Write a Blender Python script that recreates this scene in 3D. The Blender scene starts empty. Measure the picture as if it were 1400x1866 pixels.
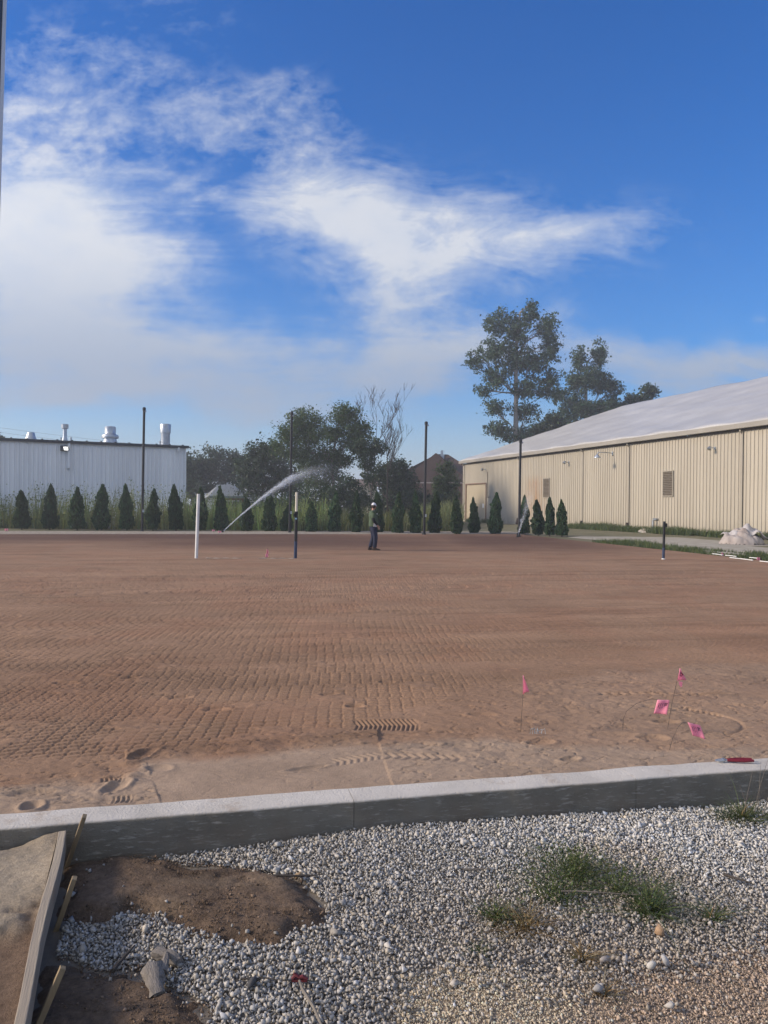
import bpy, bmesh, math, random
import numpy as np
from mathutils import Vector, Matrix, Euler

# ------------------------------------------------------------------ camera, sky, sun, exposure
sc = bpy.context.scene
col = sc.collection
R = math.radians
CAMH, FPX, W0, H0 = 1.70, 1402.0, 1400.0, 1866.0
PITCH, ROLL = R(0.54), R(0.5)
cam_d = bpy.data.cameras.new('camera')
cam = bpy.data.objects.new('camera', cam_d)
col.objects.link(cam)
ROT = (Matrix.Rotation(R(90) - PITCH, 3, 'X') @ Matrix.Rotation(ROLL, 3, 'Z'))
cam.matrix_world = Matrix.Translation((0, 0, CAMH)) @ ROT.to_4x4()
cam_d.sensor_fit = 'VERTICAL'
cam_d.sensor_height = 36.0
cam_d.lens = FPX / H0 * 36.0
cam_d.clip_start = 0.05
cam_d.clip_end = 6000
sc.camera = cam
sc.render.resolution_x, sc.render.resolution_y = 768, 1024

SUN_EL, SUN_AZ = 26.0, -97.0      # azimuth from +Y, clockwise; the sun stands on the left
s_az, s_el = R(SUN_AZ), R(SUN_EL)
sun_dir = Vector((math.sin(s_az) * math.cos(s_el), math.cos(s_az) * math.cos(s_el), math.sin(s_el)))
sd = bpy.data.lights.new('sun', 'SUN')
sd.energy = 2.9
sd.angle = R(10.0)
sd.color = (1.0, 0.84, 0.66)
so = bpy.data.objects.new('sun', sd)
so.rotation_euler = (-sun_dir).to_track_quat('-Z', 'Y').to_euler()
so.location = sun_dir * 50
col.objects.link(so)

vs = sc.view_settings
vs.view_transform = 'Standard'
vs.look = 'None'
vs.gamma = 1.0
vs.use_curve_mapping = False
vs.exposure = 0.76

# small node helper
class NT:
    def __init__(s, tree):
        s.t = tree; s.n = tree.nodes; s.l = tree.links
    def new(s, typ, **kw):
        n = s.n.new(typ)
        for k, v in kw.items():
            setattr(n, k, v)
        return n
    def put(s, sock, v):
        if isinstance(v, bpy.types.NodeSocket):
            s.l.new(v, sock)
        elif v is not None:
            try:
                sock.default_value = v
            except Exception:
                sock.default_value = (*v, 1.0) if len(v) == 3 else v
    def m(s, op, a, b=None, c=None, clamp=False):
        n = s.new('ShaderNodeMath', operation=op, use_clamp=clamp)
        s.put(n.inputs[0], a)
        if b is not None: s.put(n.inputs[1], b)
        if c is not None: s.put(n.inputs[2], c)
        return n.outputs[0]
    def vm(s, op, a, b=None, scale=None):
        n = s.new('ShaderNodeVectorMath', operation=op)
        s.put(n.inputs[0], a)
        if b is not None: s.put(n.inputs[1], b)
        if scale is not None: s.put(n.inputs['Scale'], scale)
        return n.outputs[0]
    def sep(s, v):
        n = s.new('ShaderNodeSeparateXYZ'); s.put(n.inputs[0], v); return n.outputs
    def comb(s, x, y, z):
        n = s.new('ShaderNodeCombineXYZ')
        s.put(n.inputs[0], x); s.put(n.inputs[1], y); s.put(n.inputs[2], z)
        return n.outputs[0]
    def noise(s, vec, scale, detail=4, rough=0.55, dist=0.0, out=0):
        n = s.new('ShaderNodeTexNoise')
        s.put(n.inputs['Vector'], vec)
        n.inputs['Scale'].default_value = scale
        n.inputs['Detail'].default_value = detail
        n.inputs['Roughness'].default_value = rough
        n.inputs['Distortion'].default_value = dist
        return n.outputs[out]
    def mix(s, f, a, b, typ='MIX'):
        n = s.new('ShaderNodeMix', data_type='RGBA', blend_type=typ)
        s.put(n.inputs[0], f); s.put(n.inputs[6], a); s.put(n.inputs[7], b)
        return n.outputs[2]
    def rng(s, v, a, b, c=0.0, d=1.0, smooth=False):
        n = s.new('ShaderNodeMapRange')
        if smooth: n.interpolation_type = 'SMOOTHSTEP'
        s.put(n.inputs[0], v)
        for i, q in enumerate((a, b, c, d)):
            n.inputs[i + 1].default_value = q
        return n.outputs[0]

def c4(c):
    return (c[0], c[1], c[2], 1.0)

def build_world():
    w = bpy.data.worlds.new('World')
    sc.world = w
    w.use_nodes = True
    t = NT(w.node_tree)
    t.n.clear()
    tc = t.new('ShaderNodeTexCoord').outputs['Generated']
    sky = t.new('ShaderNodeTexSky', sky_type='NISHITA')
    sky.sun_disc = False
    sky.sun_elevation = s_el
    sky.sun_rotation = s_az
    sky.altitude = 200
    sky.air_density = 1.0
    sky.dust_density = 0.6
    sky.ozone_density = 3.0
    hs = t.new('ShaderNodeHueSaturation')
    hs.inputs['Saturation'].default_value = 1.74
    hs.inputs['Hue'].default_value = 0.515
    hs.inputs['Value'].default_value = 0.98
    t.l.new(sky.outputs[0], hs.inputs['Color'])
    base = hs.outputs[0]
    d = t.sep(tc)
    yy = t.m('MAXIMUM', d[1], 0.22)
    u = t.m('DIVIDE', d[0], yy)
    v = t.m('DIVIDE', d[2], yy)
    # cloud-layer coordinates for the noise
    uv = t.comb(u, v, d[1])
    zz = t.m('ADD', t.m('MAXIMUM', d[2], 0.0), 0.22)
    pl = t.comb(t.m('DIVIDE', d[0], zz), t.m('DIVIDE', d[1], zz), 0.0)
    warp = t.vm('SCALE', t.vm('SUBTRACT', t.noise(uv, 3.2, 4, 0.55, out=1), (0.5, 0.5, 0.5)), scale=0.15)
    q = t.sep(t.vm('ADD', uv, warp))
    def P(px, py):
        return ((px - 700) / FPX, (917 - py) / FPX)
    def blob(px, py, rx, ry, ang=0.0, amp=1.0):
        u0, v0 = P(px, py)
        a = R(ang)
        du = t.m('SUBTRACT', q[0], u0); dv = t.m('SUBTRACT', q[1], v0)
        e = t.m('ADD', t.m('MULTIPLY', du, math.cos(a)), t.m('MULTIPLY', dv, math.sin(a)))
        n = t.m('SUBTRACT', t.m('MULTIPLY', dv, math.cos(a)), t.m('MULTIPLY', du, math.sin(a)))
        e = t.m('MULTIPLY', e, FPX / rx); n = t.m('MULTIPLY', n, FPX / ry)
        r2 = t.m('ADD', t.m('MULTIPLY', e, e), t.m('MULTIPLY', n, n))
        g = t.m('EXPONENT', t.m('MULTIPLY', r2, -1.0))
        return t.m('MULTIPLY', g, amp)
    def total(bs):
        r = bs[0]
        for b in bs[1:]:
            r = t.m('ADD', r, b)
        return r
    # broken puffs (upper left), soft banks (left), wisps (middle and right)
    puffs = total([blob(370, 225, 250, 75, -8, 1.0), blob(150, 120, 190, 80, -10, .80),
                   blob(560, 205, 90, 60, -20, .7), blob(330, 20, 120, 40, -20, .45), blob(30, 235, 170, 70, 0, .8)])
    banks = total([blob(60, 400, 260, 175, -22, 1.25), blob(30, 560, 330, 130, -8, .8),
                   blob(600, 660, 360, 70, 4, .62), blob(150, 640, 420, 55, 0, .55), blob(120, 735, 420, 34, 0, .75),
                   blob(720, 580, 110, 120, 60, .5)])
    wisps = total([blob(610, 385, 140, 85, -10, 1.15), blob(830, 435, 230, 85, -3, 1.0), blob(730, 530, 90, 100, 20, .8),
                   blob(1060, 425, 150, 34, 3, .45), blob(430, 380, 120, 22, -16, .45),
                   blob(1250, 652, 300, 34, -4, 1.25), blob(900, 610, 130, 45, 0, .6),
                   blob(1060, 570, 60, 20, 5, .25), blob(1358, 573, 14, 9, 0, .35)])
    # unseen sky outside the view: extra cloud cover added to lift and neutralise ground light
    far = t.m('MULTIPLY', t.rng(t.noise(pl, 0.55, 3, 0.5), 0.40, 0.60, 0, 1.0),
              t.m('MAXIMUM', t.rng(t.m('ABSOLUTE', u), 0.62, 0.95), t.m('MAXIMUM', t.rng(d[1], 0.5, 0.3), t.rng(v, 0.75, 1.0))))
    n1 = t.noise(t.vm('MULTIPLY', uv, (1.0, 1.5, 1.0)), 15.0, 10, 0.62, 0.25)
    n1b = t.noise(t.vm('MULTIPLY', uv, (1.0, 1.6, 1.0)), 42.0, 6, 0.6, 0.3)
    n2 = t.noise(t.vm('MULTIPLY', uv, (0.8, 1.9, 1.0)), 7.0, 11, 0.68, 1.1)
    n3 = t.noise(t.vm('MULTIPLY', uv, (0.6, 2.4, 1.0)), 4.0, 10, 0.64, 0.7)
    n4 = t.noise(t.vm('MULTIPLY', uv, (0.35, 4.5, 1.0)), 7.0, 7, 0.6, 0.4)
    fine = t.m('ADD', t.m('MULTIPLY', n1, 0.72), t.m('MULTIPLY', n1b, 0.28))
    dp = t.m('MULTIPLY', t.rng(t.m('ADD', t.m('MULTIPLY', puffs, 0.75), t.m('MULTIPLY', t.m('SUBTRACT', fine, 0.50), 4.6)), 0.15, 1.75), t.rng(puffs, 0.05, 0.55))
    db = t.rng(t.m('ADD', banks, t.m('ADD', t.m('MULTIPLY', t.m('SUBTRACT', n3, 0.5), 1.5), t.m('ADD', t.m('MULTIPLY', t.m('SUBTRACT', n4, 0.5), 1.0), t.m('MULTIPLY', t.m('SUBTRACT', fine, 0.5), 1.1)))), 0.05, 1.25, smooth=True)
    db = t.m('MULTIPLY', db, t.rng(banks, 0.0, 0.30))
    dw = t.m('MULTIPLY', t.rng(t.m('ADD', wisps, t.m('ADD', t.m('MULTIPLY', t.m('SUBTRACT', n2, 0.5), 2.3), t.m('MULTIPLY', t.m('SUBTRACT', fine, 0.5), 1.9))), 0.05, 1.45), t.rng(wisps, 0.0, 0.4))
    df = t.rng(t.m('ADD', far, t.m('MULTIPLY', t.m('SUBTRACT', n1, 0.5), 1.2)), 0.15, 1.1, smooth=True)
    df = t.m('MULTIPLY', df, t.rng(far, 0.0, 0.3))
    inv = lambda a: t.m('SUBTRACT', 1.0, a)
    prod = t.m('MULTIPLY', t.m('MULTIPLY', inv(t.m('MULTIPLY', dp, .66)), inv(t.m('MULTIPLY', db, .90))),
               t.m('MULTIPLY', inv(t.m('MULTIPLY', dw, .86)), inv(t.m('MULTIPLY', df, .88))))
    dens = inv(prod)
    # low haze near the horizon
    hz = t.m('EXPONENT', t.m('MULTIPLY', t.m('MAXIMUM', d[2], 0.0), -6.5))
    base2 = t.mix(t.m('MULTIPLY', hz, 0.85), base, c4((2.0, 2.75, 4.2)))
    thick = t.rng(t.m('ADD', total([dp, db, dw, df]), t.m('MULTIPLY', t.m('ADD', n1, n2), 1.1)), 1.05, 2.25)
    light = t.mix(thick, c4((3.3, 3.9, 5.1)), c4((4.75, 4.9, 5.3)))
    grey = t.mix(t.rng(d[2], 0.13, 0.33, smooth=True), c4((2.35, 2.75, 3.6)), light)
    # cloud is brighter towards the sun, boosted to add light on the ground
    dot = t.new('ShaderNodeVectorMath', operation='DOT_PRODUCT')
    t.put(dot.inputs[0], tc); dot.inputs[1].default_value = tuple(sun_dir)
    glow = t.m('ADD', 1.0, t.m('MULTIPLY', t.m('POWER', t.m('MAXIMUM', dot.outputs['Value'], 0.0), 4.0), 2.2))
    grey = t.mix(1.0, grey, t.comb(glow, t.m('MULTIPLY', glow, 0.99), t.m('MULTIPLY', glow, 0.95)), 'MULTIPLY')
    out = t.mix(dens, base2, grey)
    bg = t.new('ShaderNodeBackground')
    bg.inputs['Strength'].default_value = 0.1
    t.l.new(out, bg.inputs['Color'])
    wo = t.new('ShaderNodeOutputWorld')
    t.l.new(bg.outputs[0], wo.inputs['Surface'])
build_world()

# ------------------------------------------------------------------ helpers
random.seed(7)
rs = np.random.RandomState(7)
RN = np.array(ROT)

def ray(px, py):
    d = RN @ np.array([(px - 700) / FPX, -(py - 933) / FPX, -1.0])
    return d
def gp(px, py, z=0.0):
    d = ray(px, py)
    t = (z - CAMH) / d[2]
    return Vector((d[0] * t, d[1] * t, z))
def dp(px, py, y):
    d = ray(px, py)
    t = y / d[1]
    return Vector((d[0] * t, y, CAMH + d[2] * t))
def proj(X, Y, Z):
    P = np.stack([X, Y, Z - CAMH], -1) @ RN
    w = -P[..., 2]
    return 700 + FPX * P[..., 0] / w, 933 - FPX * P[..., 1] / w

def vnoise(x, y, seed=0):
    xi = np.floor(x).astype(np.int64); yi = np.floor(y).astype(np.int64)
    xf = x - xi; yf = y - yi
    def h(a, b):
        n = (a * 374761393 + b * 668265263 + seed * 974711) & 0x7fffffff
        n = ((n ^ (n >> 13)) * 1274126177) & 0x7fffffff
        return ((n ^ (n >> 16)) & 0xffff) / 65535.0
    sx = xf * xf * (3 - 2 * xf); sy = yf * yf * (3 - 2 * yf)
    return (h(xi, yi) * (1 - sx) + h(xi + 1, yi) * sx) * (1 - sy) + (h(xi, yi + 1) * (1 - sx) + h(xi + 1, yi + 1) * sx) * sy
def fbm(x, y, seed=0, o=4):
    r = 0; a = 0.5
    for i in range(o):
        r = r + a * vnoise(x * 2 ** i, y * 2 ** i, seed + i); a *= 0.5
    return r
def sstep(x, a, b):
    t = np.clip((x - a) / (b - a), 0, 1)
    return t * t * (3 - 2 * t)
def inpoly(px, py, poly):
    res = np.zeros(px.shape, bool)
    n = len(poly)
    for i in range(n):
        x1, y1 = poly[i]; x2, y2 = poly[(i + 1) % n]
        c = ((y1 > py) != (y2 > py)) & (px < (x2 - x1) * (py - y1) / (y2 - y1 + 1e-9) + x1)
        res ^= c
    return res
def polydist(px, py, poly):
    d = np.full(px.shape, 1e9)
    n = len(poly)
    for i in range(n):
        x1, y1 = poly[i]; x2, y2 = poly[(i + 1) % n]
        dx, dy = x2 - x1, y2 - y1
        t = np.clip(((px - x1) * dx + (py - y1) * dy) / (dx * dx + dy * dy + 1e-12), 0, 1)
        d = np.minimum(d, np.hypot(px - x1 - t * dx, py - y1 - t * dy))
    return d

def np_mesh(name, V, F, smooth=False):
    V = np.asarray(V, np.float32); F = np.asarray(F, np.int32)
    k = F.shape[1]
    me = bpy.data.meshes.new(name)
    me.vertices.add(len(V)); me.vertices.foreach_set('co', V.ravel())
    me.loops.add(F.size); me.loops.foreach_set('vertex_index', F.ravel())
    me.polygons.add(len(F)); me.polygons.foreach_set('loop_start', np.arange(0, F.size, k, dtype=np.int32))
    if smooth:
        me.polygons.foreach_set('use_smooth', np.ones(len(F), bool))
    me.update(calc_edges=True)
    return me
def vcol(me, C, name='Col'):
    a = me.color_attributes.new(name, 'FLOAT_COLOR', 'POINT')
    C = np.asarray(C, np.float32)
    if C.shape[1] == 3:
        C = np.concatenate([C, np.ones((len(C), 1), np.float32)], 1)
    a.data.foreach_set('color', C.ravel())

def link(name, me, mat=None, parent=None, smooth=False):
    o = bpy.data.objects.new(name, me)
    col.objects.link(o)
    if mat is not None and me is not None:
        me.materials.clear(); me.materials.append(mat)
    if parent is not None:
        o.parent = parent
    return o
def tag(o, label=None, cat=None, group=None, kind=None):
    if label: o['label'] = label
    if cat: o['category'] = cat
    if group: o['group'] = group
    if kind: o['kind'] = kind
    return o
def empty(name, loc, rz=0.0):
    o = bpy.data.objects.new(name, None)
    col.objects.link(o)
    o.empty_display_size = 0.2
    o.location = loc
    o.rotation_euler = (0, 0, rz)
    return o
def copy_tree(o, parent=None):
    c = o.copy(); col.objects.link(c); c.parent = parent
    for k in list(o.children):
        copy_tree(k, c)
    return c

class MB:
    def __init__(s):
        s.v = []; s.f = []
    def add(s, vs_, fs_):
        b = len(s.v)
        s.v += [tuple(v) for v in vs_]
        s.f += [tuple(b + i for i in f) for f in fs_]
    def box(s, c, d, M=None):
        x, y, z = d[0] / 2, d[1] / 2, d[2] / 2
        P = [Vector(p) for p in ((-x,-y,-z),(x,-y,-z),(x,y,-z),(-x,y,-z),(-x,-y,z),(x,-y,z),(x,y,z),(-x,y,z))]
        if M is not None: P = [M @ p for p in P]
        c = Vector(c)
        s.add([p + c for p in P], [(0,3,2,1),(4,5,6,7),(0,1,5,4),(1,2,6,5),(2,3,7,6),(3,0,4,7)])
    def tube(s, pts, rad, n=8, cap=True):
        pts = [Vector(p) for p in pts]
        if not hasattr(rad, '__len__'): rad = [rad] * len(pts)
        b = len(s.v)
        for i, p in enumerate(pts):
            a = pts[max(i - 1, 0)]; c = pts[min(i + 1, len(pts) - 1)]
            t = (c - a).normalized()
            up = Vector((0, 0, 1)) if abs(t.z) < 0.9 else Vector((1, 0, 0))
            e1 = t.cross(up).normalized(); e2 = t.cross(e1)
            for k in range(n):
                q = 2 * math.pi * k / n
                s.v.append(tuple(p + (e1 * math.cos(q) + e2 * math.sin(q)) * rad[i]))
        for i in range(len(pts) - 1):
            for k in range(n):
                k2 = (k + 1) % n
                s.f.append((b + i*n + k, b + i*n + k2, b + (i+1)*n + k2, b + (i+1)*n + k))
        if cap:
            s.f.append(tuple(b + k for k in range(n)))
            s.f.append(tuple(b + (len(pts)-1)*n + k for k in reversed(range(n))))
    def lathe(s, prof, n=16, c=(0, 0, 0)):
        b = len(s.v)
        for r, z in prof:
            for k in range(n):
                q = 2 * math.pi * k / n
                s.v.append((c[0] + r * math.cos(q), c[1] + r * math.sin(q), c[2] + z))
        for i in range(len(prof) - 1):
            for k in range(n):
                k2 = (k + 1) % n
                s.f.append((b + i*n + k, b + i*n + k2, b + (i+1)*n + k2, b + (i+1)*n + k))
        s.f.append(tuple(b + k for k in reversed(range(n))))
        s.f.append(tuple(b + (len(prof)-1)*n + k for k in range(n)))
    def ell(s, c, r, M=None, nu=14, nv=9):
        b = len(s.v)
        c = Vector(c)
        for i in range(nv + 1):
            th = math.pi * i / nv
            for k in range(nu):
                q = 2 * math.pi * k / nu
                p = Vector((r[0]*math.sin(th)*math.cos(q), r[1]*math.sin(th)*math.sin(q), r[2]*math.cos(th)))
                if M is not None: p = M @ p
                s.v.append(tuple(p + c))
        for i in range(nv):
            for k in range(nu):
                k2 = (k + 1) % nu
                s.f.append((b + i*nu + k, b + (i+1)*nu + k, b + (i+1)*nu + k2, b + i*nu + k2))
    def loft(s, rings, cap=True):
        b = len(s.v); n = len(rings[0])
        for r in rings: s.v += [tuple(p) for p in r]
        for i in range(len(rings) - 1):
            for k in range(n):
                k2 = (k + 1) % n
                s.f.append((b + i*n + k, b + i*n + k2, b + (i+1)*n + k2, b + (i+1)*n + k))
        if cap:
            s.f.append(tuple(b + k for k in reversed(range(n))))
            s.f.append(tuple(b + (len(rings)-1)*n + k for k in range(n)))
    def mesh(s, name, smooth=False):
        me = bpy.data.meshes.new(name)
        me.from_pydata(s.v, [], s.f)
        bm = bmesh.new(); bm.from_mesh(me)
        bmesh.ops.recalc_face_normals(bm, faces=bm.faces)
        bm.to_mesh(me); bm.free()
        if smooth:
            me.polygons.foreach_set('use_smooth', np.ones(len(me.polygons), bool))
            try: me.set_sharp_from_angle(angle=R(40))
            except Exception: pass
        me.update()
        return me
    def build(s, name, mat, parent=None, smooth=False):
        return link(name, s.mesh(name, smooth), mat, parent)

def bevel(o, w=0.004, seg=2):
    m = o.modifiers.new('bevel', 'BEVEL'); m.width = w; m.segments = seg; m.limit_method = 'ANGLE'
    return o

# ------------------------------------------------------------------ materials
def base_mat(name):
    m = bpy.data.materials.new(name); m.use_nodes = True
    t = NT(m.node_tree)
    bs = m.node_tree.nodes['Principled BSDF']
    return m, t, bs
def mat(name, c, rough=0.7, var=0.25, scale=6.0, bump=0.0, bscale=None, metal=0.0, spec=0.4, c2=None, stretch=(1, 1, 1), coords='Object', detail=6):
    m, t, b = base_mat(name)
    tc = t.new('ShaderNodeTexCoord').outputs[coords] if coords != 'World' else t.new('ShaderNodeNewGeometry').outputs['Position']
    v = t.vm('MULTIPLY', tc, stretch)
    n = t.noise(v, scale, detail, 0.6)
    if c2 is None:
        c2 = tuple(min(1, q * (1 + var)) for q in c); c1 = tuple(q * (1 - var) for q in c)
    else:
        c1 = c
    f = t.rng(n, 0.3, 0.7)
    t.put(b.inputs['Base Color'], t.mix(f, c4(c1), c4(c2)))
    b.inputs['Roughness'].default_value = rough
    b.inputs['Metallic'].default_value = metal
    b.inputs['Specular IOR Level'].default_value = spec
    if bump:
        bn = t.new('ShaderNodeBump'); bn.inputs['Strength'].default_value = bump; bn.inputs['Distance'].default_value = 0.02
        t.put(bn.inputs['Height'], t.noise(v, bscale or scale * 4, 5, 0.6))
        t.l.new(bn.outputs[0], b.inputs['Normal'])
    return m
def attr_mat(name, rough=0.9, bump=0.3, bscale=120, spec=0.2, nvar=0.12, nscale=30, bdist=0.01):
    m, t, b = base_mat(name)
    a = t.new('ShaderNodeVertexColor', layer_name='Col')
    pos = t.new('ShaderNodeNewGeometry').outputs['Position']
    n = t.noise(pos, nscale, 6, 0.65)
    f = t.rng(n, 0.25, 0.75, 1 - nvar, 1 + nvar)
    cc = t.mix(1.0, a.outputs[0], t.comb(f, f, f), 'MULTIPLY')
    t.put(b.inputs['Base Color'], cc)
    b.inputs['Roughness'].default_value = rough
    b.inputs['Specular IOR Level'].default_value = spec
    if bump:
        bn = t.new('ShaderNodeBump'); bn.inputs['Strength'].default_value = bump; bn.inputs['Distance'].default_value = bdist
        t.put(bn.inputs['Height'], t.noise(pos, bscale, 5, 0.7))
        t.l.new(bn.outputs[0], b.inputs['Normal'])
    return m
def leaf_mat(name, c, var=0.35, trans=0.3, rough=0.55):
    m, t, b = base_mat(name)
    a = t.new('ShaderNodeVertexColor', layer_name='Col')
    cc = t.mix(1.0, a.outputs[0], c4(c), 'MULTIPLY')
    t.put(b.inputs['Base Color'], cc)
    b.inputs['Roughness'].default_value = rough
    b.inputs['Specular IOR Level'].default_value = 0.25
    tr = t.new('ShaderNodeBsdfTranslucent')
    t.put(tr.inputs['Color'], t.mix(1.0, cc, c4((1.25, 1.35, 0.7)), 'MULTIPLY'))
    mx = t.new('ShaderNodeMixShader'); mx.inputs[0].default_value = trans
    t.l.new(b.outputs[0], mx.inputs[1]); t.l.new(tr.outputs[0], mx.inputs[2])
    t.l.new(mx.outputs[0], t.n['Material Output'].inputs['Surface'])
    return m

M = {}
M['steel_black'] = mat('steel_black', (0.012, 0.013, 0.016), 0.45, 0.2, 3)
M['steel_galv'] = mat('steel_galv', (0.42, 0.45, 0.48), 0.38, 0.18, 5, metal=0.75)
M['steel_dark'] = mat('steel_dark', (0.055, 0.065, 0.08), 0.5, 0.1, 3)
M['white_paint'] = mat('white_paint', (0.72, 0.73, 0.74), 0.5, 0.06, 3)
M['pvc_white'] = mat('pvc_white', (0.68, 0.68, 0.66), 0.45, 0.08, 5)
M['pvc_blue'] = mat('pvc_blue', (0.028, 0.045, 0.095), 0.55, 0.25, 9)
M['rubber'] = mat('rubber', (0.02, 0.02, 0.02), 0.8, 0.2, 8)
M['brown_pipe'] = mat('brown_pipe', (0.05, 0.035, 0.03), 0.6, 0.2, 8)
M['wire'] = mat('wire', (0.05, 0.04, 0.035), 0.6, 0.2, 40)
M['wire_grey'] = mat('wire_grey', (0.45, 0.46, 0.46), 0.4, 0.2, 40, metal=0.4)
M['ink'] = mat('ink', (0.06, 0.012, 0.03), 0.8, 0.05, 10)
M['bark'] = mat('bark', (0.16, 0.135, 0.11), 0.9, 0.35, 4, bump=0.5, stretch=(3, 3, 0.6))
M['bark_dark'] = mat('bark_dark', (0.055, 0.045, 0.038), 0.9, 0.35, 4, bump=0.5, stretch=(3, 3, 0.6))
M['bark_cotton'] = mat('bark_cotton', (0.26, 0.235, 0.21), 0.9, 0.25, 4)
M['bark_grey'] = mat('bark_grey', (0.17, 0.15, 0.14), 0.9, 0.3, 4)
M['foliage'] = leaf_mat('foliage', (0.062, 0.098, 0.040))
M['foliage_dark'] = leaf_mat('foliage_dark', (0.030, 0.056, 0.028), trans=0.15)
M['foliage_cotton'] = leaf_mat('foliage_cotton', (0.050, 0.088, 0.052), trans=0.22)
M['foliage_thuja'] = leaf_mat('foliage_thuja', (0.034, 0.070, 0.030), trans=0.12, rough=0.7)
M['weed'] = leaf_mat('weed', (0.16, 0.185, 0.085), trans=0.3)
M['grass'] = leaf_mat('grass', (0.082, 0.105, 0.045), trans=0.3)
M['blade'] = leaf_mat('blade', (0.085, 0.11, 0.042), trans=0.3)
M['drygrass'] = leaf_mat('drygrass', (0.20, 0.145, 0.075), trans=0.2)

# ------------------------------------------------------------------ the setting: field frame
A0 = gp(0, 1510); A1 = gp(1400, 1401)
e1 = (A1 - A0); e1.z = 0; e1.normalize()
e2 = Vector((-e1.y, e1.x, 0))
CURB_W, CURB_H = 0.21, 0.62
O = A0.copy()                              # a point on the front top edge of the kerb
def fr(a, b, z=0.0):                       # kerb frame: a along the kerb, b away from the viewer
    return Vector((O.x + e1.x * a + e2.x * b, O.y + e1.y * a + e2.y * b, z))
def to_fr(X, Y):
    return (X - O.x) * e1.x + (Y - O.y) * e1.y, (X - O.x) * e2.x + (Y - O.y) * e2.y

CLAY = np.array([0.270, 0.170, 0.108]); SAND = np.array([0.335, 0.245, 0.174]); CLAYD = np.array([0.105, 0.060, 0.043])
far_b = to_fr(*gp(700, 973).to_2d())[1]

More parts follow.
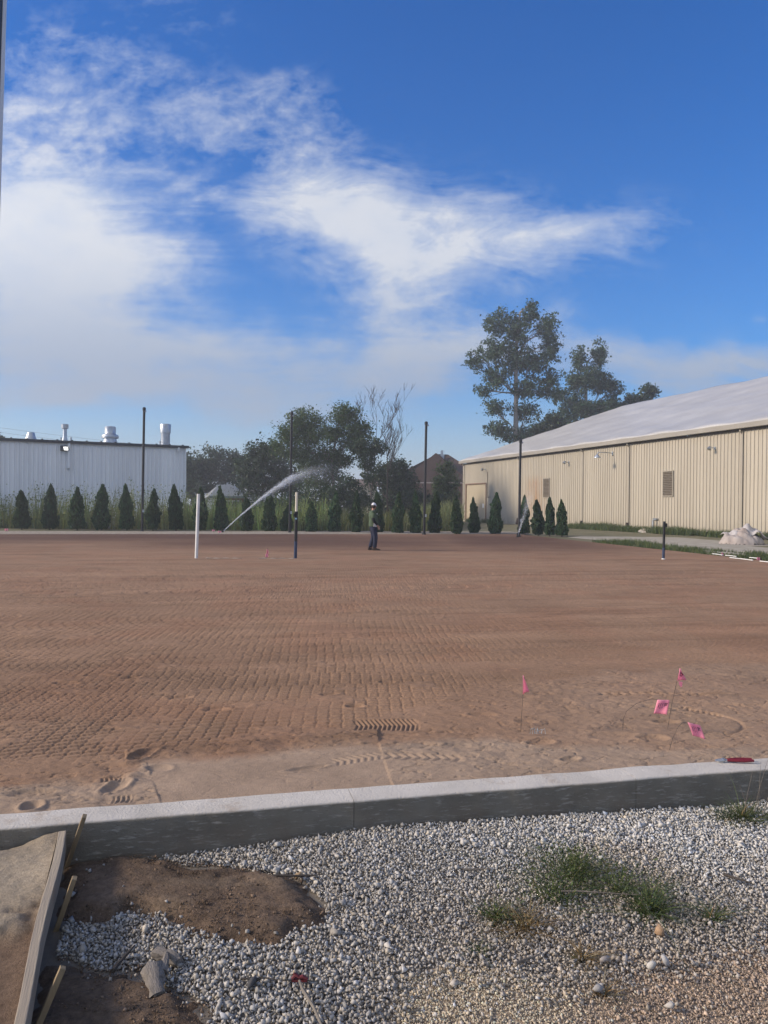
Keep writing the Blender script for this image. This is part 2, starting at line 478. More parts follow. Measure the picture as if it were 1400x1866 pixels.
def field_height(X, Y):
    px, py = proj(X, Y, np.zeros_like(X))
    a, b = to_fr(X, Y)
    # where the roller pattern ends towards the kerb (photo reading, then as distance from the kerb)
    edge = np.interp(px, [-400, 0, 250, 450, 640, 780, 860, 960, 1150, 1400, 1800], [1400, 1392, 1382, 1345, 1318, 1285, 1262, 1245, 1225, 1215, 1210])
    edge = edge + (fbm(X * 3.0, Y * 3.0, 3) - 0.5) * 34
    pat = sstep(edge - py, -4, 14)
    sandy_e = np.interp(px, [-400, 0, 180, 250, 262, 400, 700, 900, 1000, 1400, 1800], [1440, 1432, 1415, 1400, 1383, 1372, 1350, 1345, 1352, 1362, 1370])
    sandy = sstep(py - sandy_e - (fbm(X * 4, Y * 4, 11) - 0.5) * 22, -8, 12)
    # roller / track pattern
    f = np.where(X < -2.2, 0.03 * -2.2 - 0.09 * 4.84 + (X + 2.2) * (0.03 + 0.396), np.where(X < 0, 0.03 * X - 0.09 * X * X, 0.03 * X))
    v = Y - f + (fbm(X * 0.5, Y * 0.5, 5, 2) - 0.5) * 0.12
    u = X + 0.05 * Y + (fbm(X * 0.5, Y * 0.5, 6, 2) - 0.5) * 0.03
    BAND, BAR, CELL = 0.524, 0.0873, 0.102
    bi = np.floor(v / BAND)
    rnd = lambda k: np.modf(np.abs(np.sin(bi * 12.9898 + k * 78.233) * 43758.5453))[0]
    bk = np.floor(v / BAR); uu = u + rnd(1) * CELL + 0.011 * (np.modf(np.abs(np.sin(bk * 7.77) * 917.3))[0] - 0.5)
    du = np.abs(np.modf(uu / CELL + 1000)[0] - 0.5) * CELL      # 0 at mid groove
    du = du
    gv = np.exp(-(du / 0.0055) ** 2)
    dv = np.abs(np.modf(v / BAR + 1000)[0] - 0.5) * BAR
    fv = np.modf(v / BAR + 1000)[0]; gh = sstep(fv, 0.40, 0.92) * (1 - sstep(fv, 0.95, 1.0))
    dbn = np.abs(np.modf(v / BAND + 1000 + 0.5)[0] - 0.5) * BAND
    gb = np.exp(-(dbn / 0.016) ** 2)
    wear = sstep(fbm(X * 1.1, Y * 1.6, 21), 0.22, 0.50)
    spot = 1 - sstep(fbm(X * 2.6, Y * 4.6, 31), 0.58, 0.70)
    right = 1 - 0.88 * sstep(px + (fbm(X, Y, 8) - 0.5) * 260, 760, 1060)
    amp = pat * (0.30 + 0.70 * wear) * spot * (0.65 + 0.7 * fbm(X * 5, Y * 5, 23, 2))
    z = -amp * (0.0100 * gv * right + 0.0135 * gh * (0.55 + 0.45 * right)) - amp * 0.004 * gb * rnd(3)
    # loose ground: lumps, rake lines, footprints
    loose = 1 - pat
    z += loose * (fbm(X * 7, Y * 10, 41) - 0.5) * 0.034 * (0.3 + 0.7 * sstep(fbm(X * 1.3, Y * 1.3, 42), 0.38, 0.55))
    z += loose * (np.abs(fbm(a * 3.2, b * 9.0, 43) - 0.47) < 0.018) * -0.006
    z += (fbm(X * 22, Y * 22, 44, 3) - 0.5) * (0.004 + 0.006 * loose)
    z += pat * (1 - spot) * (fbm(X * 12, Y * 12, 46) - 0.4) * 0.022
    z += (fbm(X * 0.6, Y * 0.6, 45, 2) - 0.5) * 0.02
    # flattened compacted strip along the kerb (x 260-700)
    flat = inpoly(px, py, [(265, 1380), (690, 1350), (720, 1440), (300, 1475)])
    z = np.where(flat, z * 0.35 - 0.008, z)
    # windrow of loose clay above it
    wr = np.exp(-((py - np.interp(px, [200, 300, 700], [1378, 1366, 1335])) / 9.0) ** 2) * ((px > 230) & (px < 690))
    z += wr * 0.022
    # tyre-lug prints
    def lugs(P0, P1, width, n, ang, depth=0.016):
        nonlocal z
        p0 = gp(*P0); p1 = gp(*P1)
        d = (p1 - p0); L = d.length; d.normalize()
        s = (X - p0.x) * d.x + (Y - p0.y) * d.y
        w = -(X - p0.x) * d.y + (Y - p0.y) * d.x
        k = s / L * n + ang * np.abs(w) / width * 2
        g = np.exp(-((np.modf(k + 100)[0] - 0.5) / 0.26) ** 2)
        mk = (sstep(s, 0, 0.06) * (1 - sstep(s, L - 0.06, L))) * (1 - sstep(np.abs(w), width * 0.42, width * 0.5))
        z = z * (1 - mk * 0.8) + mk * (-0.006 - depth * g)
    lugs((640, 1318), (768, 1316), 0.34, 15, 0.9)
    lugs((1090, 1260), (1290, 1262), 0.10, 11, 0.4, 0.014)
    lugs((1230, 1283), (1320, 1303), 0.09, 9, 0.3, 0.014)
    lugs((175, 1418), (235, 1414), 0.10, 7, 0.3)
    lugs((195, 1452), (250, 1449), 0.12, 6, 0.3)
    lugs((690, 1372), (850, 1378), 0.16, 9, 0.8, 0.010)
    lugs((600, 1385), (700, 1370), 0.16, 8, 0.8, 0.008)
    def dent(P, rx, ry, d, ang=0.0):
        nonlocal z
        p = gp(*P)
        ca, sa = math.cos(R(ang)), math.sin(R(ang))
        x = ((X - p.x) * ca + (Y - p.y) * sa) / rx; y = (-(X - p.x) * sa + (Y - p.y) * ca) / ry
        r = np.sqrt(x * x + y * y)
        z += -d * np.exp(-r ** 4) + 0.45 * d * np.exp(-((r - 1.35) / 0.3) ** 2)
    for P, rx, ry, d, an in [((648, 1284), .07, .06, .02, 0), ((600, 1262), .08, .05, .014, 20), ((705, 1240), .07, .05, .012, 0),
                             ((58, 1465), .05, .06, .022, 0), ((60, 1440), .13, .05, .014, 10), ((212, 1428), .05, .09, .022, -25),
                             ((262, 1372), .05, .13, .022, -25), ((1190, 1342), .10, .07, .02, 0), ((1120, 1338), .16, .09, .012, 0),
                             ((1215, 1313), .09, .05, .02, 0), ((1040, 1380), .06, .04, .016, 20), ((985, 1350), .09, .05, .016, 10),
                             ((1250, 1290), .12, .05, .012, 20), ((1290, 1262), .18, .03, .02, 3), ((1130, 1262), .16, .03, .016, -2),
                             ((960, 1312), .08, .05, .012, 0), ((880, 1300), .1, .06, .012, 0), ((560, 1395), .12, .03, .012, 25),
                             ((290, 1395), .07, .06, .012, 0), ((395, 1290), .1, .06, .016, 0), ((180, 1228), .12, .06, .014, 0),
                             ((120, 1242), .10, .06, .014, 0), ((240, 1232), .08, .06, .012, 0), ((330, 1268), .1, .06, .012, 0)]:
        dent(P, rx, ry, d, an)
    p = gp(1265, 1312)
    rr = np.hypot((X - p.x) / 0.36, (Y - p.y) / 0.33)
    z += -0.012 * np.exp(-((rr - 1) / 0.05) ** 2) * (X > p.x - 0.05)
    pl_ = gp(450, 1017.5); z += -0.05 * np.exp(-((Y - pl_.y - 0.12) / 0.12) ** 2) * (px > 150) * (px < 680)
    # keep the loose edge just under the kerb's back edge
    z -= 0.010
    near = np.exp(-((b - CURB_W + 0.03) / 0.035) ** 2)
    z += near * (0.004 + 0.030 * (fbm(X * 5, Y * 5, 58) - 0.42))
    # colours
    tone = fbm(X * 0.8, Y * 1.5, 51)
    streak = fbm(a * 0.16, b * 1.7, 52)
    C = CLAY[None] * (0.84 + 0.34 * tone + 0.30 * (streak - 0.5) - 0.16 * np.exp(-((fbm(a * 0.11, b * 2.3, 57) - 0.47) / 0.03) ** 2) * sstep(b, 2, 6))[..., None].reshape(-1, 1)  # thin dark lines: shadow along the track passes painted into the clay
    red = sstep(fbm(X * 1.1, Y * 1.1, 54).ravel(), 0.4, 0.65)[:, None] * 0.22
    C = C * (1 - red * np.array([0.0, 0.25, 0.32]))
    S = SAND[None] * (0.8 + 0.4 * fbm(X * 2, Y * 3, 53).ravel())[:, None]
    sf = (np.clip(sandy * 0.95, 0, 1)).ravel()[:, None]
    rightsand = (sstep(px, 850, 1150) * loose * 0.38).ravel()[:, None]
    C = C * (1 - np.maximum(sf, rightsand)) + S * np.maximum(sf, rightsand)
    C = C * (1 - (wr * 0.25).ravel()[:, None])
    # damp soil round the sprinklers
    wet = np.exp(-(((X - gp(200, 985).x) / 12.0) ** 4 + ((b - far_b) / 9.5) ** 4)) * 1.0
    q = gp(935, 985)
    wet = np.maximum(wet, np.exp(-(((X - q.x) / 4.2) ** 4 + ((Y - q.y) / 9.0) ** 4)) * 0.95)
    q = gp(560, 984)
    wet = np.maximum(wet, np.exp(-(((X - q.x) / 8) ** 4 + ((Y - q.y) / 7.5) ** 4)) * 0.95)
    wet = (wet * (0.75 + 0.5 * fbm(X * 0.35, Y * 0.8, 61))).ravel()[:, None].clip(0, 1)
    C = C * (1 - wet) + CLAYD[None] * wet
    return z, C, pat

def build_field():
    b0, b1 = CURB_W - 0.06, far_b
    rows = [b0]
    st = 0.006
    while rows[-1] < b1:
        bb = rows[-1]
        if bb < 9.5: st = 0.006 * (1 + (bb / 3.2) ** 1.5)
        else: st = min(st * 1.03, 0.5)
        rows.append(min(bb + st, b1))
    rows = np.array(rows)
    NC = 980
    ca, cb = to_fr(0.0, 0.0)
    aL = ca - 0.293 * (rows - cb) - 0.9 - 0.15 * np.maximum(rows - 10, 0)
    aR = ca + 0.879 * (rows - cb) + 0.9
    # right edge of the field
    r0 = gp(1400, 1022); r1 = gp(1035, 983)
    ra0, rb0 = to_fr(r0.x, r0.y); ra1, rb1 = to_fr(r1.x, r1.y)
    redge = ra0 + (rows - rb0) / (rb1 - rb0) * (ra1 - ra0)
    aR = np.minimum(aR, redge)
    s = np.linspace(0, 1, NC)
    a = aL[:, None] * (1 - s) + aR[:, None] * s
    b = np.repeat(rows[:, None], NC, 1)
    X = O.x + e1.x * a + e2.x * b; Y = O.y + e1.y * a + e2.y * b
    z, C, pat = field_height(X, Y)
    fade = 1 - sstep(b, 12, 20) * 0.85
    z = z * fade
    z[-1, :] = -0.03; z[:, -1] = np.minimum(z[:, -1], -0.012)
    V = np.stack([X, Y, z], -1).reshape(-1, 3)
    nr = len(rows)
    idx = np.arange(nr * NC).reshape(nr, NC)
    F = np.stack([idx[:-1, :-1], idx[:-1, 1:], idx[1:, 1:], idx[1:, :-1]], -1).reshape(-1, 4)
    me = np_mesh('field', V, F, True)
    al = sstep(b, 7.5, 12).reshape(-1, 1) * pat.reshape(-1, 1)
    vcol(me, np.concatenate([C, al], 1))
    m, t, bs = base_mat('clay')
    at = t.new('ShaderNodeVertexColor', layer_name='Col')
    pos = t.new('ShaderNodeNewGeometry').outputs['Position']
    n = t.noise(pos, 26, 8, 0.7); n2 = t.noise(pos, 2.2, 4, 0.6)
    f = t.m('MULTIPLY', t.rng(n, 0.25, 0.75, 0.84, 1.16), t.rng(n2, 0.3, 0.7, 0.92, 1.08))
    t.put(bs.inputs['Base Color'], t.mix(1.0, at.outputs[0], t.comb(f, f, f), 'MULTIPLY'))
    bs.inputs['Roughness'].default_value = 0.95
    bs.inputs['Specular IOR Level'].default_value = 0.12
    # far part: the same track bars, too small there for geometry
    br = t.new('ShaderNodeTexBrick', offset=0.5)
    rot = t.new('ShaderNodeVectorRotate', rotation_type='Z_AXIS')
    t.put(rot.inputs['Vector'], t.vm('ADD', pos, t.vm('SCALE', t.noise(pos, 0.8, 3, out=1), scale=0.18))); rot.inputs['Angle'].default_value = -R(3)
    t.put(br.inputs['Vector'], rot.outputs[0])
    br.inputs['Scale'].default_value = 1.0
    br.inputs['Mortar Size'].default_value = 0.012
    br.inputs['Mortar Smooth'].default_value = 0.8
    br.inputs['Brick Width'].default_value = 0.13
    br.inputs['Row Height'].default_value = 0.26
    st_ = t.noise(t.vm('MULTIPLY', rot.outputs[0], (0.10, 3.4, 1.0)), 1.0, 5, 0.6)
    brk = t.rng(t.noise(t.vm('MULTIPLY', pos, (0.5, 1.6, 1.0)), 0.9, 5, 0.65), 0.40, 0.62, 0.0, 1.0)
    hgt = t.m('ADD', t.m('MULTIPLY', t.m('MULTIPLY', t.m('MULTIPLY', br.outputs['Fac'], brk), at.outputs['Alpha']), -0.5),
              t.m('ADD', t.m('MULTIPLY', t.m('MULTIPLY', st_, at.outputs['Alpha']), 1.6), t.m('MULTIPLY', t.noise(pos, 90, 4, 0.7), 0.22)))
    bn = t.new('ShaderNodeBump'); bn.inputs['Strength'].default_value = 0.8; bn.inputs['Distance'].default_value = 0.03
    t.put(bn.inputs['Height'], hgt)
    t.l.new(bn.outputs[0], bs.inputs['Normal'])
    tag(link('field', me, m), 'level reddish-brown clay field marked with rows of track prints', None, kind='structure')
build_field()

# ---- kerb: poured concrete wall in three lengths
def build_kerb():
    m, t, b = base_mat('concrete')
    pos = t.new('ShaderNodeNewGeometry').outputs['Position']
    nz = t.sep(t.new('ShaderNodeNewGeometry').outputs['Normal'])[2]
    n1 = t.noise(t.vm('MULTIPLY', pos, (1, 1, 2.2)), 3.0, 8, 0.65)
    n2 = t.noise(t.vm('MULTIPLY', pos, (1.2, 1.2, 7)), 9.0, 6, 0.7)
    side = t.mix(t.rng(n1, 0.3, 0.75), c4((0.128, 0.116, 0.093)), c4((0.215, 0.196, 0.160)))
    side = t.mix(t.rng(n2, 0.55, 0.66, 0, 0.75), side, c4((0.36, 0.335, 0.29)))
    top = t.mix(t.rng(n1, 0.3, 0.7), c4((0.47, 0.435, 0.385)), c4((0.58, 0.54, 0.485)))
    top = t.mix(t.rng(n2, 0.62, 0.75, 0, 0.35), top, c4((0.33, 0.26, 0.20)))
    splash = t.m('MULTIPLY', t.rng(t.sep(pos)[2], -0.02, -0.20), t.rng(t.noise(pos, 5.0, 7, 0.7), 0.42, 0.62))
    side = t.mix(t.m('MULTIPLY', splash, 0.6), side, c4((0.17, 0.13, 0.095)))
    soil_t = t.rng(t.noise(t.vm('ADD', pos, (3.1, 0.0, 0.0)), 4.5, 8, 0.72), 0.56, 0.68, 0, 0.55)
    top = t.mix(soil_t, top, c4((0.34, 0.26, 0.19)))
    ff = t.rng(t.sep(pos)[2], -0.012, -0.002)      # lit top and shaded face painted in as paler and darker concrete
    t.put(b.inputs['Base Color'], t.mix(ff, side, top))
    b.inputs['Roughness'].default_value = 0.9
    b.inputs['Specular IOR Level'].default_value = 0.2
    vo = t.new('ShaderNodeTexVoronoi'); vo.inputs['Scale'].default_value = 26.0; t.put(vo.inputs['Vector'], pos)
    pit = t.m('MULTIPLY', t.rng(vo.outputs['Distance'], 0.05, 0.16), t.rng(t.noise(pos, 7, 3), 0.40, 0.5, 1.0, 1.0))
    bn = t.new('ShaderNodeBump'); bn.inputs['Strength'].default_value = 0.6; bn.inputs['Distance'].default_value = 0.012
    t.put(bn.inputs['Height'], t.m('ADD', t.m('MULTIPLY', pit, 0.5), t.m('ADD', t.noise(pos, 60, 6, 0.7), t.m('MULTIPLY', n2, 0.9))))
    t.l.new(bn.outputs[0], b.inputs['Normal'])
    root = empty('concrete_curb', fr(2.4, 0.0, -CURB_H), math.atan2(e1.y, e1.x))
    tag(root, 'long low concrete curb wall between red clay field and gravel', 'curb')
    ja = to_fr(*gp(643, 1455).to_2d())[0]; jb = to_fr(*gp(1160, 1420).to_2d())[0]
    for (a, bb) in ((-6.0, ja), (ja, jb), (jb, 14.0)):
        g = MB(); L = bb - a - 0.003
        n = max(2, int(L / 0.03)); rings = []
        for i in range(n + 1):
            x = a + 0.0015 + L * i / n - 2.4
            w = 0.010 * (vnoise(np.array(x * 4.0), np.array(1.0), 3) - 0.5) + 0.006 * (vnoise(np.array(x * 17.0), np.array(2.0), 5) - 0.5)
            h = 0.009 * (vnoise(np.array(x * 3.0), np.array(5.0), 4) - 0.5)
            pr = [(0, 0), (0, CURB_H - 0.016), (0.004, CURB_H - 0.006), (0.014, CURB_H), (CURB_W - 0.012, CURB_H), (CURB_W, CURB_H - 0.012), (CURB_W, 0)]
            rings.append([(x, y + (float(w) if z > 0.5 else 0), z + (float(h) if z > CURB_H - 0.03 else 0)) for y, z in pr])
        g.loft(rings)
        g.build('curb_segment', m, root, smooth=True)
build_kerb()

# ---- foreground ground, soil mounds, gravel
GZ = -0.225
def fg_z(X, Y):
    a, b = to_fr(X, Y)
    z = GZ + (fbm(X * 1.2, Y * 1.2, 70, 3) - 0.5) * 0.05
    px, py = proj(X, Y, np.full_like(X, GZ))
    z = z + 0.055 * np.exp(-((px - 720) / 260) ** 2) * np.exp(-(b / 0.5) ** 2)
    z = z + 0.03 * np.exp(-((px - 1150) / 200) ** 2) * np.exp(-(b / 0.5) ** 2)
    z = z - 0.01 * sstep(px, 600, 0)
    return z
UP = [(112, 1566), (275, 1561), (320, 1574), (400, 1583), (489, 1597), (553, 1615), (589, 1647), (598, 1683), (586, 1697), (543, 1708), (500, 1729), (400, 1718), (354, 1706), (312, 1688), (279, 1672), (240, 1663), (195, 1687), (129, 1681), (84, 1690), (98, 1630)]
LOW = [(74, 1745), (159, 1757), (192, 1772), (255, 1762), (300, 1802), (339, 1808), (369, 1838), (392, 1890), (410, 1960), (20, 1960), (38, 1880), (58, 1810)]
FINE = [(690, 1900), (720, 1800), (790, 1755), (900, 1770), (1000, 1800), (1090, 1790), (1210, 1760), (1400, 1720), (1500, 1700), (1500, 2000), (690, 2000)]
def w2(poly, z=GZ):
    return [tuple(gp(x, y, z).to_2d()) for x, y in poly]
UPW, LOWW, FINEW = w2(UP), w2(LOW), w2(FINE)

def build_foreground():
    # base sheet
    n = 150
    xs = np.concatenate([[-60, -20, -8, -5], np.linspace(-3.4, 4.6, n), [6, 10, 25, 60]])
    bs_ = np.concatenate([[-60, -25, -10, -6], np.linspace(-3.6, 0.04, 110)])
    A, B = np.meshgrid(xs + 2.0, bs_)
    X = O.x + e1.x * A + e2.x * B; Y = O.y + e1.y * A + e2.y * B
    Z = fg_z(X, Y) - 0.004
    ny, nx = A.shape
    V = np.stack([X, Y, Z], -1).reshape(-1, 3)
    idx = np.arange(nx * ny).reshape(ny, nx)
    F = np.stack([idx[:-1, :-1], idx[:-1, 1:], idx[1:, 1:], idx[1:, :-1]], -1).reshape(-1, 4)
    me = np_mesh('gravel_bed', V, F, True)
    fine = inpoly(X, Y, FINEW)
    px, py = proj(X, Y, Z)
    C = np.array([0.20, 0.175, 0.145])[None] * (0.7 + 0.6 * fbm(X * 3, Y * 3, 71).ravel())[:, None]
    C2 = np.array([0.36, 0.285, 0.21])[None] * (0.75 + 0.5 * fbm(X * 3, Y * 3, 72).ravel())[:, None]
    C = np.where(fine.ravel()[:, None], C2, C)
    vcol(me, C)
    tag(link('gravel_bed', me, attr_mat('bed_soil', 0.95, 0.6, 140)), kind='structure')
    # soil mounds
    soil = attr_mat('mound_soil', 0.95, 1.0, 70, nvar=0.45, nscale=38, bdist=0.02)
    def mound(name, poly, h, seed, edge, label):
        P = np.array(poly); x0, y0 = P.min(0) - 0.03; x1, y1 = P.max(0) + 0.03
        st = 0.013
        gx = np.arange(x0, x1, st); gy = np.arange(y0, y1, st)
        X, Y = np.meshgrid(gx, gy)
        jx = X + (fbm(X * 8, Y * 8, seed) - 0.5) * 0.13; jy = Y + (fbm(X * 8, Y * 8, seed + 3) - 0.5) * 0.13
        ins = inpoly(jx, jy, poly); d = polydist(jx, jy, poly)
        sgn = np.where(ins, d, -d)
        prof = sstep(sgn, -0.015, edge) ** 0.6
        Z = fg_z(X, Y) - 0.03 + prof * (h + 0.03) + prof * ((fbm(X * 4, Y * 4, seed + 5) - 0.5) * 0.045 + (fbm(X * 16, Y * 16, seed + 6) - 0.5) * 0.022)
        fold = np.exp(-((fbm(X * 2.2, Y * 4.4, seed + 8, 3) - 0.45) / 0.02) ** 2)
        Z -= prof * fold * 0.010
        keep = sgn > -0.03
        idx = -np.ones(X.shape, int); idx[keep] = np.arange(keep.sum())
        q = np.stack([idx[:-1, :-1], idx[:-1, 1:], idx[1:, 1:], idx[1:, :-1]], -1).reshape(-1, 4)
        q = q[(q >= 0).all(1)]
        V = np.stack([X[keep], Y[keep], Z[keep]], -1)
        me = np_mesh(name, V, q, True)
        tn = fbm(X * 3.1, Y * 3.1, seed + 9)[keep]
        C = np.array([0.135, 0.095, 0.066])[None] * (0.45 + 1.1 * tn)[:, None]
        pale = sstep(fbm(X * 2, Y * 5, seed + 12)[keep], 0.5, 0.7)[:, None] * 0.5
        C = C * (1 - pale) + np.array([0.20, 0.15, 0.105]) * pale
        vcol(me, C)
        tag(link(name, me, soil), label, kind='structure')
    mound('soil_mound', UPW, 0.055, 80, 0.13, 'smooth dark brown soil mound between curb and gravel')
    mound('soil_mound', LOWW, 0.035, 95, 0.12, 'dark brown soil mound at the bottom beside the form board')
build_foreground()

# form-board line
BT = gp(114, 1512, -0.02); BB_ = gp(30, 1880, -0.05)
BBe = BT + (BB_ - BT) * 1.35
def build_soil_fill():
    # soil held behind the form board (to its left)
    d = (BBe - BT); d.z = 0; L = d.length; d.normalize(); nrm = Vector((-d.y, d.x, 0))
    if nrm.x > 0: nrm = -nrm
    ns, nt = 170, 120
    s = np.linspace(-0.02, L, ns); w = np.linspace(0.0, 1.6, nt)
    S, Wd = np.meshgrid(s, w)
    X = BT.x + d.x * S + nrm.x * (Wd + 0.022); Y = BT.y + d.y * S + nrm.y * (Wd + 0.022)
    a, b = to_fr(X, Y)
    # slide the far end up to the kerb face
    ov = np.maximum(b + 0.004, 0)
    X = X - e2.x * ov; Y = Y - e2.y * ov
    drop = sstep(S + (fbm(X * 5, Y * 5, 110) - 0.5) * 0.5, 0.62, 0.86)
    Z = -0.055 - 0.055 * drop + (fbm(X * 4, Y * 4, 111) - 0.5) * 0.035 + (fbm(X * 30, Y * 30, 112, 3) - 0.5) * 0.014
    Z -= 0.05 * np.exp(-(np.abs(b) / 0.10) ** 2) * sstep(Wd, 0.05, 0.25)
    Z += 0.016 * np.exp(-(Wd / 0.08) ** 2)
    V = np.stack([X, Y, Z], -1).reshape(-1, 3)
    idx = np.arange(ns * nt).reshape(nt, ns)
    F = np.stack([idx[:-1, :-1], idx[:-1, 1:], idx[1:, 1:], idx[1:, :-1]], -1).reshape(-1, 4)
    me = np_mesh('soil_fill', V, F, True)
    C = np.array([0.32, 0.262, 0.19])[None] * (0.72 + 0.5 * fbm(X * 3, Y * 3, 113).ravel())[:, None]
    Cd = np.array([0.14, 0.095, 0.065])[None] * (0.7 + 0.6 * fbm(X * 6, Y * 6, 114).ravel())[:, None]
    dr = drop.ravel()[:, None]
    vcol(me, C * (1 - dr) + Cd * dr)
    tag(link('soil_fill', me, attr_mat('fill_soil', 0.95, 0.8, 110, nvar=0.35, nscale=55)), 'gritty tan soil held behind the form board', kind='structure')
build_soil_fill()

def stone_set(name, pts, rad, colr, seed, sub=0):
    r = np.random.RandomState(seed)
    t = (1 + 5 ** 0.5) / 2
    if sub == 2:
        B = np.array([(-1,-1,-1),(1,-1,-1),(1,1,-1),(-1,1,-1),(-1,-1,1),(1,-1,1),(1,1,1),(-1,1,1)], float) * 0.66
        Fb = np.array([(0,2,1),(0,3,2),(4,5,6),(4,6,7),(0,1,5),(0,5,4),(1,2,6),(1,6,5),(2,3,7),(2,7,6),(3,0,4),(3,4,7)])
    elif sub == 0:
        B = np.array([(-1,t,0),(1,t,0),(-1,-t,0),(1,-t,0),(0,-1,t),(0,1,t),(0,-1,-t),(0,1,-t),(t,0,-1),(t,0,1),(-t,0,-1),(-t,0,1)], float)
        B /= np.linalg.norm(B[0])
        Fb = np.array([(0,11,5),(0,5,1),(0,1,7),(0,7,10),(0,10,11),(1,5,9),(5,11,4),(11,10,2),(10,7,6),(7,1,8),(3,9,4),(3,4,2),(3,2,6),(3,6,8),(3,8,9),(4,9,5),(2,4,11),(6,2,10),(8,6,7),(9,8,1)])
    else:
        B = np.array([(1,0,0),(-1,0,0),(0,1,0),(0,-1,0),(0,0,1),(0,0,-1)], float)
        Fb = np.array([(0,2,4),(2,1,4),(1,3,4),(3,0,4),(2,0,5),(1,2,5),(3,1,5),(0,3,5)])
    n = len(pts); k = len(B)
    nb = B[None] * (1 + r.uniform(-0.28, 0.22, (n, k, 1)))
    if sub == 2: nb = nb + r.uniform(-0.30, 0.30, (n, k, 3))
    # cut flat sides: clamp along random axes
    for _ in range(6):
        ax = r.normal(size=(n, 1, 3)); ax /= np.linalg.norm(ax, axis=2, keepdims=True)
        c = r.uniform(0.38, 0.72, (n, 1)); dd = (nb * ax).sum(2)
        over = np.maximum(dd - c, 0)
        nb = nb - ax * over[..., None]
    nb = nb * r.uniform(0.62, 1.12, (n, 1, 3)) * np.array([1.1, 1.0, 0.82])
    q = r.normal(size=(n, 4)); q /= np.linalg.norm(q, axis=1, keepdims=True)
    w, x, y, z = q.T
    Rm = np.stack([1-2*(y*y+z*z), 2*(x*y-z*w), 2*(x*z+y*w), 2*(x*y+z*w), 1-2*(x*x+z*z), 2*(y*z-x*w), 2*(x*z-y*w), 2*(y*z+x*w), 1-2*(x*x+y*y)], -1).reshape(n, 3, 3)
    V = np.einsum('nij,nkj->nki', Rm, nb) * rad[:, None, None] * 1.12 + pts[:, None, :]
    F = (Fb[None] + (np.arange(n) * k)[:, None, None]).reshape(-1, 3)
    me = np_mesh(name, V.reshape(-1, 3), F)
    vcol(me, np.repeat(colr, k, 0))
    return me

